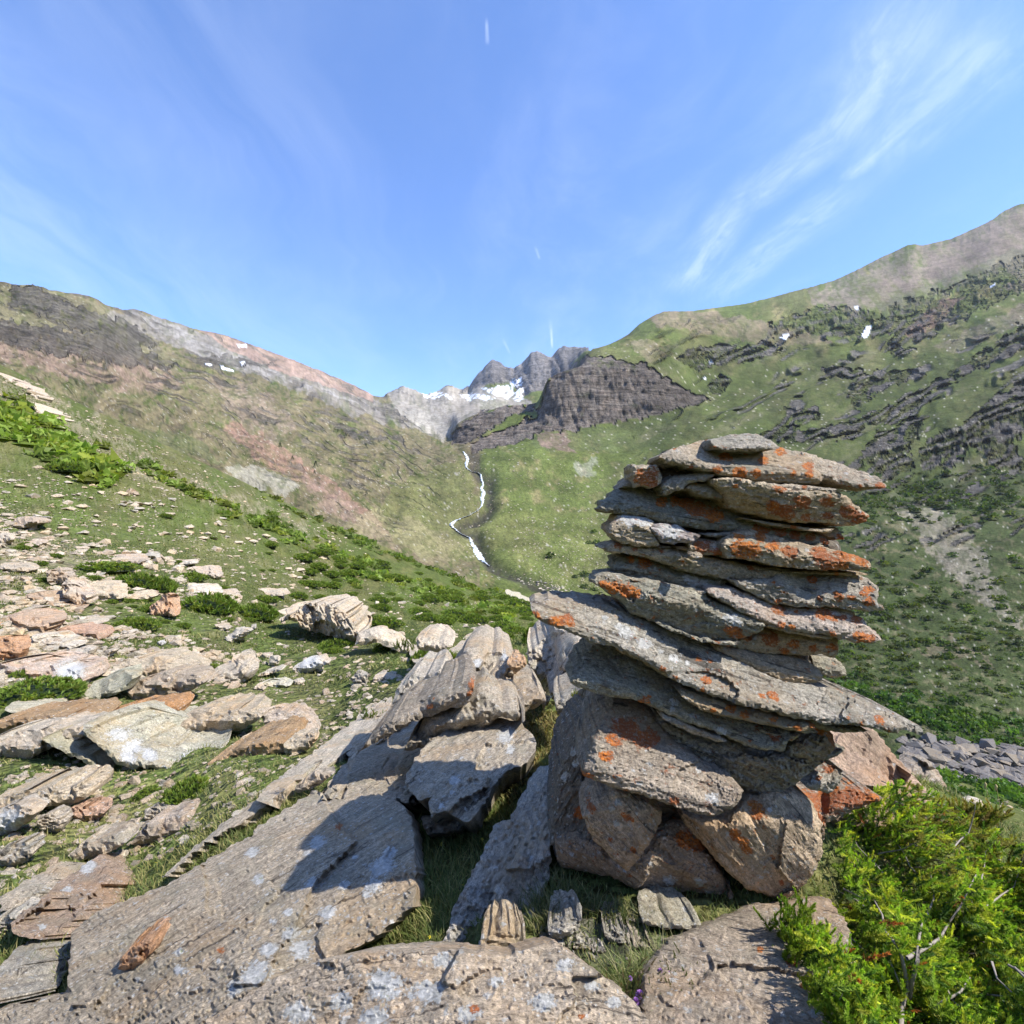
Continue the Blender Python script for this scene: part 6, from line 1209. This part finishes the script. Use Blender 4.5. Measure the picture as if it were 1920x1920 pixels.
# ------------------------------------------------------------------ small dark conifers on the far scree
def conifer(u, v, h, label):
    d = ground_d(u, v, 150, 900); x = (u-960)/FP*d; H = h/FP*d; zb = ground_z(x, d)
    e = bpy.data.objects.new('conifer', None); COL.objects.link(e); e.location = (x, d, zb); tag(e, label, 'tree')
    V = []; F = []; n = 150
    for k in range(n):
        f = RNG.random()**.8; a = RNG.uniform(0, 6.28); r = H*.30*(1-f)*RNG.uniform(.5, 1.1)+.02*H; p = np.array((r*math.cos(a), r*math.sin(a), H*(.12+.86*f))); s = RNG.normal(0, .05*H, 3); q = p+np.array((math.cos(a), math.sin(a), -.3))*H*.09
        k0 = len(V); V += [p-s, p+s, q]; F.append((k0, k0+1, k0+2))
    mesh_obj('crown', V, F, [LEAF], e, {'Col': np.tile([.025, .045, .015], (len(V), 1))}, smooth=False)
    T_ = []; 
    for zz, rr in ((-.1, .035), (.5, .02), (.95, .004)):
        for j in range(6): T_.append((rr*H*math.cos(j*1.047), rr*H*math.sin(j*1.047), zz*H))
    mesh_obj('trunk', T_, [(i*6+j, i*6+(j+1) % 6, i*6+6+(j+1) % 6, i*6+6+j) for i in range(2) for j in range(6)], [BARK], e)
for u, v, h, lab in ((525,840,10,'uppermost of the small dark conifers on the far red scree'),(548,863,9,'second small conifer on the far scree, just below the uppermost'),(592,877,14,'tallest of the small conifers on the far scree'),(590,890,8,'small conifer right under the tallest one'),(687,929,9,'lowest small conifer, at the edge of the red scree')):
    conifer(u, v, h, lab)
# ================================================================== JUNIPER IN THE LOWER RIGHT
jun = bpy.data.objects.new('juniper_bush', None); COL.objects.link(jun); jun.location = (1.35, 1.75, -1.75)
tag(jun, 'big sunlit juniper bush with pale dead twigs in the lower right, against the cairn', 'shrub')
JL = np.array(jun.location)
JP = [(1572,1552),(1600,1500),(1690,1462),(1740,1478),(1790,1512),(1850,1555),(1935,1590),(2060,1640),(2060,1990),(1700,1990),(1600,1935),(1500,1860),(1480,1800),(1478,1740),(1512,1708),(1556,1660),(1580,1620)]
def jdepth(u, v):      # front of the bush: low and near at the bottom, rising back to the brow
    return 1.28+.95*sstep(1960-v, 0, 480)+.10*np.sin(u/61.+v/83.)+.08*np.sin(u/29.-v/37.)-.12*np.exp(-((u-1500)**2+(v-1760)**2)/9000.)
def spray(seed):
    """one twig with whorls of short needles, unit length 1 along z"""
    r = np.random.default_rng(seed); V = []; F = []; Tc = []
    def add(a, b_, c, t): k = len(V); V.extend([a, b_, c]); F.append((k, k+1, k+2)); Tc.extend([t*.8, t*.8, t*1.1])
    for z_ in np.linspace(.0, 1, 22):
        for j in range(3):
            a = r.uniform(0, 6.28); L = .26*(1-.35*z_)*r.uniform(.7, 1.15); el = .45+.75*z_+r.normal(0, .12)
            dr = np.array([math.cos(a)*math.cos(el), math.sin(a)*math.cos(el), math.sin(el)]); s = np.cross(dr, [0, 0, 1.]); s = s/(np.linalg.norm(s)+1e-6)*.036; p = np.array([0, 0, z_])
            add(p-s, p+s, p+dr*L, .7+.6*z_)
    return np.array(V), np.array(F), np.array(Tc)
SPR = [spray(k) for k in range(5)]
N = 4600; p_ = np.array(JP); uu = RNG.uniform(1430, 2050, N*3); vv = RNG.uniform(1455, 1985, N*3); k = inpoly(uu, vv, JP)
gap = fbm(uu/38., vv/30., 500, 3); k &= (gap > -.36); uu = uu[k][:N]; vv = vv[k][:N]; gap = gap[k][:N]
Vs = []; Fs = []; Cs = []; k0 = 0
for u, v, g_ in zip(uu, vv, gap):
    dep = float(jdepth(u, v))+abs(RNG.normal(0, .11))-.16*g_; P = np.array(((u-960)/FP*dep, dep, (960-v)/FP*dep))
    ax = np.array([RNG.normal(0, .5)+.15, RNG.normal(-.45, .45), .75+RNG.normal(0, .35)]); ax /= np.linalg.norm(ax)
    t1 = np.cross(ax, RNG.normal(0, 1, 3)); t1 /= np.linalg.norm(t1); t2 = np.cross(ax, t1); L = RNG.uniform(.042, .085)
    V, F, T_ = SPR[int(RNG.integers(0, 5))]; W = (V[:, :1]*t1+V[:, 1:2]*t2+V[:, 2:]*ax)*L+P-ax*L*.6
    Vs.append(W-JL); Fs.append(F+k0); k0 += len(V)
    r_ = RNG.random(); c = np.array([.31, .44, .05]) if r_ < .50 else (np.array([.52, .55, .07]) if r_ < .76 else np.array([.10, .18, .035]))
    if r_ > .985: c = np.array([.38, .13, .04])
    if v < 1640 and u > 1700 and RNG.random() < .35: c = np.array([.30, .27, .06])
    Cs.append(T_[:, None]*c*RNG.uniform(.75, 1.25))
fo = mesh_obj('foliage', np.vstack(Vs), np.vstack(Fs), [LEAF], jun, {'Col': np.vstack(Cs)}, smooth=False); fo['kind'] = 'stuff'
def tube(pts, rad, seg=5):
    V = []; F = []; n = len(pts)
    for i, p in enumerate(pts):
        a = np.array(pts[min(i+1, n-1)])-np.array(pts[max(i-1, 0)]); a = a/np.linalg.norm(a); s = np.cross(a, [.3, .9, .2]); s /= np.linalg.norm(s); t_ = np.cross(a, s)
        for j in range(seg): an = j/seg*6.283; V.append(np.array(p)+(s*math.cos(an)+t_*math.sin(an))*rad[i])
    for i in range(n-1):
        for j in range(seg): F.append((i*seg+j, i*seg+(j+1) % seg, i*seg+seg+(j+1) % seg, i*seg+seg+j))
    return V, F
def P_(u, v, dd=0.0): d = float(jdepth(u, v))+dd; return ((u-960)/FP*d-JL[0], d-JL[1], (960-v)/FP*d-JL[2])
BR = [([(1690,1925),(1700,1850),(1690,1790),(1660,1740),(1640,1690)],.012),([(1690,1860),(1665,1800),(1650,1780),(1640,1775)],.006),([(1705,1870),(1720,1800),(1725,1740),(1750,1690),(1745,1640)],.010),
      ([(1700,1800),(1760,1760),(1800,1700),(1830,1640)],.009),([(1560,1900),(1570,1880),(1558,1850),(1553,1820)],.005),([(1570,1880),(1580,1862)],.003),([(1720,1640),(1700,1600),(1680,1580)],.006),([(1790,1590),(1815,1560),(1830,1520),(1815,1500)],.005),
      ([(1840,1650),(1850,1600),(1880,1560)],.005),([(1740,1900),(1800,1860),(1840,1800)],.008),([(1620,1700),(1590,1680),(1560,1660)],.006),([(1760,1690),(1790,1690),(1800,1660)],.004),([(1850,1700),(1900,1660),(1920,1600)],.006),([(1660,1640),(1620,1600),(1600,1570)],.006)]
for pl, r0 in BR:
    Q = []
    for a, b_ in zip(pl[:-1], pl[1:]):
        for f in (0, .5): Q.append(P_(a[0]*(1-f)+b_[0]*f+RNG.normal(0, 2), a[1]*(1-f)+b_[1]*f+RNG.normal(0, 2), .02))
    Q.append(P_(*pl[-1], .0)); V, F = tube(Q, np.linspace(r0*.6, r0*.2, len(Q)))
    mesh_obj('branch', V, F, [BARK], jun)
# inner twigs that darken the gaps
Vs = []; Fs = []; k0 = 0
for _ in range(380):
    i = int(RNG.integers(0, len(uu))); a = P_(uu[i], vv[i], .05+.2*RNG.random()); b_ = np.array(a)+np.array([RNG.normal(0, .06), .12, -.10+RNG.normal(0, .05)]); V, F = tube([a, (np.array(a)+b_)/2+RNG.normal(0, .01, 3), b_], (.002, .003, .004), 4)
    Vs.append(np.array(V)); Fs.append(np.array(F)+k0); k0 += len(V)
tw = mesh_obj('twigs', np.vstack(Vs), np.vstack(Fs), [BARK], jun); tw['kind'] = 'stuff'
# second little sprig at the bottom edge
def sprig_clump(u0, v0, ru, rv, n, d, label, cols, name='juniper_sprig', cat='shrub', L0=.04, L1=.07):
    Vs = []; Fs = []; Cs = []; k0 = 0
    for _ in range(n):
        a = RNG.uniform(0, 6.28); r = math.sqrt(RNG.random()); u = u0+ru*r*math.cos(a); v = v0+rv*r*math.sin(a); dep = d+RNG.normal(0, .03); P = np.array(((u-960)/FP*dep, dep, (960-v)/FP*dep))
        ax = np.array([RNG.normal(0, .45), RNG.normal(-.2, .4), .9]); ax /= np.linalg.norm(ax); t1 = np.cross(ax, RNG.normal(0, 1, 3)); t1 /= np.linalg.norm(t1); t2 = np.cross(ax, t1); L = RNG.uniform(L0, L1)*d/1.5
        V, F, T_ = SPR[int(RNG.integers(0, 5))]; Vs.append((V[:, :1]*t1+V[:, 1:2]*t2+V[:, 2:]*ax)*L+P); Fs.append(F+k0); k0 += len(V); Cs.append(T_[:, None]*np.array(cols[int(RNG.integers(0, len(cols)))])*RNG.uniform(.75, 1.25))
    V = np.vstack(Vs); o = mesh_obj(name, V, np.vstack(Fs), [LEAF], attrs={'Col': np.vstack(Cs)}, smooth=False); place(o, (float(V[:, 0].mean()), float(V[:, 1].mean()), float(V[:, 2].min()))); return tag(o, label, cat)
sprig_clump(1600, 1925, 44, 22, 90, 1.25, 'separate bright green juniper sprig at the bottom edge', [(.17,.26,.025),(.22,.28,.03)])
sprig_clump(1480, 1735, 42, 34, 60, 1.66, 'bright juniper shoot reaching out in front of the base stones', [(.20,.28,.025),(.15,.24,.025)])
sprig_clump(1510, 1800, 50, 40, 70, 1.55, 'lower bright juniper shoot hanging over the pinkish boulder', [(.20,.28,.025),(.15,.24,.025)])
sprig_clump(1108, 1312, 34, 14, 120, 3.1, 'yellow-green cushion plant at the left side of the cairn', [(.26,.27,.03),(.20,.24,.03)], 'cushion_plant', 'plant', .02, .03)
sprig_clump(1795, 1540, 90, 22, 260, 2.75, 'yellowish creeping juniper along the brow behind the big bush', [(.24,.24,.04),(.17,.21,.03),(.32,.24,.07)], L0=.03, L1=.05)
for (u, v, ru, rv, n, lab) in ((830,1500,40,26,70,'green leafy cushion at the right edge of the huge boulder'),(700,1350,22,8,30,'small leafy tuft on the ridge slabs'),(840,1362,14,8,20,'tiny tuft in a crack above the cracked boulder'),(760,1215,20,8,30,'leafy tuft by the two dark green cushions')):
    sprig_clump(u, v, ru, rv, n, ground_d(u, v+rv, 2, 9) or 3, lab, [(.13,.19,.03),(.20,.22,.05)], 'leafy_tuft', 'plant', .015, .03)
# thyme cushion with purple flower heads
th = bpy.data.objects.new('thyme_cushion', None); COL.objects.link(th); TH = np.array(((1240-960)/FP*1.42, 1.42, -1.30)); th.location = TH; tag(th, 'thyme cushion with small purple flower heads at the bottom edge', 'plant')
V1 = []; F1 = []; C1 = []; k0 = 0
for _ in range(520):
    u = RNG.normal(1245, 55); v = RNG.normal(1880, 32); dep = 1.42+(1900-v)*.0016+RNG.normal(0, .015); P = np.array(((u-960)/FP*dep, dep, (960-v)/FP*dep)); ax = np.array([RNG.normal(0, .4), RNG.normal(-.2, .4), 1]); ax /= np.linalg.norm(ax)
    t1 = np.cross(ax, RNG.normal(0, 1, 3)); t1 /= np.linalg.norm(t1); t2 = np.cross(ax, t1); V, F, T_ = SPR[int(RNG.integers(0, 5))]; V1.append((V[:, :1]*t1+V[:, 1:2]*t2+V[:, 2:]*ax)*RNG.uniform(.015, .03)+P-TH); F1.append(F+k0); k0 += len(V); C1.append(T_[:, None]*np.array([(.11,.14,.04),(.16,.17,.06),(.22,.17,.09)][int(RNG.integers(0, 3))]))
l_ = mesh_obj('foliage', np.vstack(V1), np.vstack(F1), [LEAF], th, {'Col': np.vstack(C1)}, smooth=False); l_['kind'] = 'stuff'
def petal_mat(name, c): m, t, b = material(name); t.set(b.inputs['Base Color'], t.mix(t.noise(t.new('ShaderNodeTexCoord').outputs['Object'], 90., 3), (*c, 1), tuple(min(1, q*1.5) for q in c)+(1,))); return m
PUR = petal_mat('purple petals', (.26, .13, .34)); YEL = petal_mat('yellow petals', (.75, .55, .03))
fv = []; ff = []
for k in range(46):
    a = k*2.4; e = math.asin(-.2+1.2*k/46); c = np.array([math.cos(e)*math.cos(a), math.cos(e)*math.sin(a), math.sin(e)*1.1]); s = np.cross(c, [.2, .3, 1.]); s = s/np.linalg.norm(s)*.3; k0 = len(fv); fv += [c*.5-s*.5, c*.5+s*.5, c*1.05+s*.6, c*1.05-s*.6]; ff.append((k0, k0+1, k0+2, k0+3))
fm = None
for u, v, r in ((1200,1868,.013),(1192,1880,.011),(1210,1882,.010),(1238,1822,.008),(1226,1838,.007),(1248,1852,.007),(1262,1842,.006),(1240,1895,.008),(1275,1870,.006),(1182,1835,.006),(1255,1826,.006),(1222,1902,.008),(1290,1838,.005)):
    dep = 1.40+(1900-v)*.0016
    if fm is None: o = mesh_obj('flower_head', fv, ff, [PUR], th); fm = o
    else: o = fm.copy(); COL.objects.link(o); o.parent = th
    o.location = ((u-960)/FP*dep-TH[0], dep-TH[1], (960-v)/FP*dep-TH[2]); o.scale = (r, r, r)
ym = None
for k, (u, v) in enumerate(((829,1583),(808,1757),(759,1771),(303,1618),(340,1402),(388,1535),(905,1574),(870,1660))):
    d = (ground_d(u, v, 1.3, 9) or 2); x = (u-960)/FP*d
    e = bpy.data.objects.new('yellow_flower', None); COL.objects.link(e); e.location = (x, d*.985, ground_z(x, d)); tag(e, 'tiny yellow flower in the grass', 'flower', 'tiny yellow flowers in the grass')
    h = (960-v)/FP*d*.985-e.location.z
    if ym is None:
        pv = [(0, 0, 0)]; pf = []
        for j in range(5):
            a = j*1.2566; pv += [(math.cos(a-.4)*.7, math.sin(a-.4)*.7, .2), (math.cos(a)*1.1, math.sin(a)*1.1, .25), (math.cos(a+.4)*.7, math.sin(a+.4)*.7, .2)]; pf.append((0, j*3+1, j*3+2, j*3+3))
        ym = mesh_obj('petals', pv, pf, [YEL], e); q = ym
    else: q = ym.copy(); COL.objects.link(q); q.parent = e
    q.location = (0, 0, max(h, .02)); q.scale = [.006*d/1.8]*3; q.rotation_euler = (.6, 0, k)
    V, F = tube([(0, 0, 0), (0, 0, max(h, .02))], (.0012, .0008), 4); mesh_obj('stem', V, F, [mk_plain('green stem', (.08, .14, .03), (.12, .18, .04))] if k == 0 else [bpy.data.materials['green stem']], e)
# seed heads standing against the slope at the right
for k, (u, v, v2, lab) in enumerate(((1848,1470,1492,'grass stalk with a seed head at the right, the left and taller of the pair'),(1868,1474,1494,'grass stalk with a seed head at the right, the right and shorter of the pair'))):
    d = 2.9; e = bpy.data.objects.new('seed_stalk', None); COL.objects.link(e); b0 = np.array(((u+10-960)/FP*d, d, (960-v2-70)/FP*d)); e.location = b0; tag(e, lab, 'grass stalk')
    top = np.array(((u-960)/FP*d, d, (960-v)/FP*d))-b0; V, F = tube([(0, 0, 0), top*.5+[.01, 0, 0], top], (.0015, .0012, .001), 4); mesh_obj('stem', V, F, [mk_plain('straw', (.34, .28, .12), (.5, .43, .22))] if k == 0 else [bpy.data.materials['straw']], e)
    V, F = tube([top-[.006, 0, .03], top-[.003, 0, .015], top, top+[-.004, 0, .012]], (.001, .006, .007, .001), 6); mesh_obj('seed_head', V, F, [bpy.data.materials['straw']], e)

# ================================================================== AIR: thin haze over the whole valley
hm = bpy.data.materials.new('haze'); hm.use_nodes = True; hn = hm.node_tree; hn.nodes.clear()
ho = hn.nodes.new('ShaderNodeOutputMaterial'); hv = hn.nodes.new('ShaderNodeVolumePrincipled'); hn.links.new(hv.outputs[0], ho.inputs['Volume'])
hv.inputs['Color'].default_value = (.86, .92, 1.0, 1); hv.inputs['Density'].default_value = 0.000042; hv.inputs['Anisotropy'].default_value = 0.2
zmin = float(P3[:, 2].min())-3; zmax = float(P3[:, 2].max())+40; rr = float(np.hypot(P3[:, 0], P3[:, 1]).max())+60
bv = [(x, y, z) for x in (-rr, rr) for y in (-rr, rr) for z in (zmin, zmax)]
hz = mesh_obj('haze', bv, [(0, 1, 3, 2), (4, 6, 7, 5), (0, 4, 5, 1), (2, 3, 7, 6), (0, 2, 6, 4), (1, 5, 7, 3)], [hm], smooth=False)
tag(hz, 'thin pale summer haze filling the valley', None, None, 'stuff')
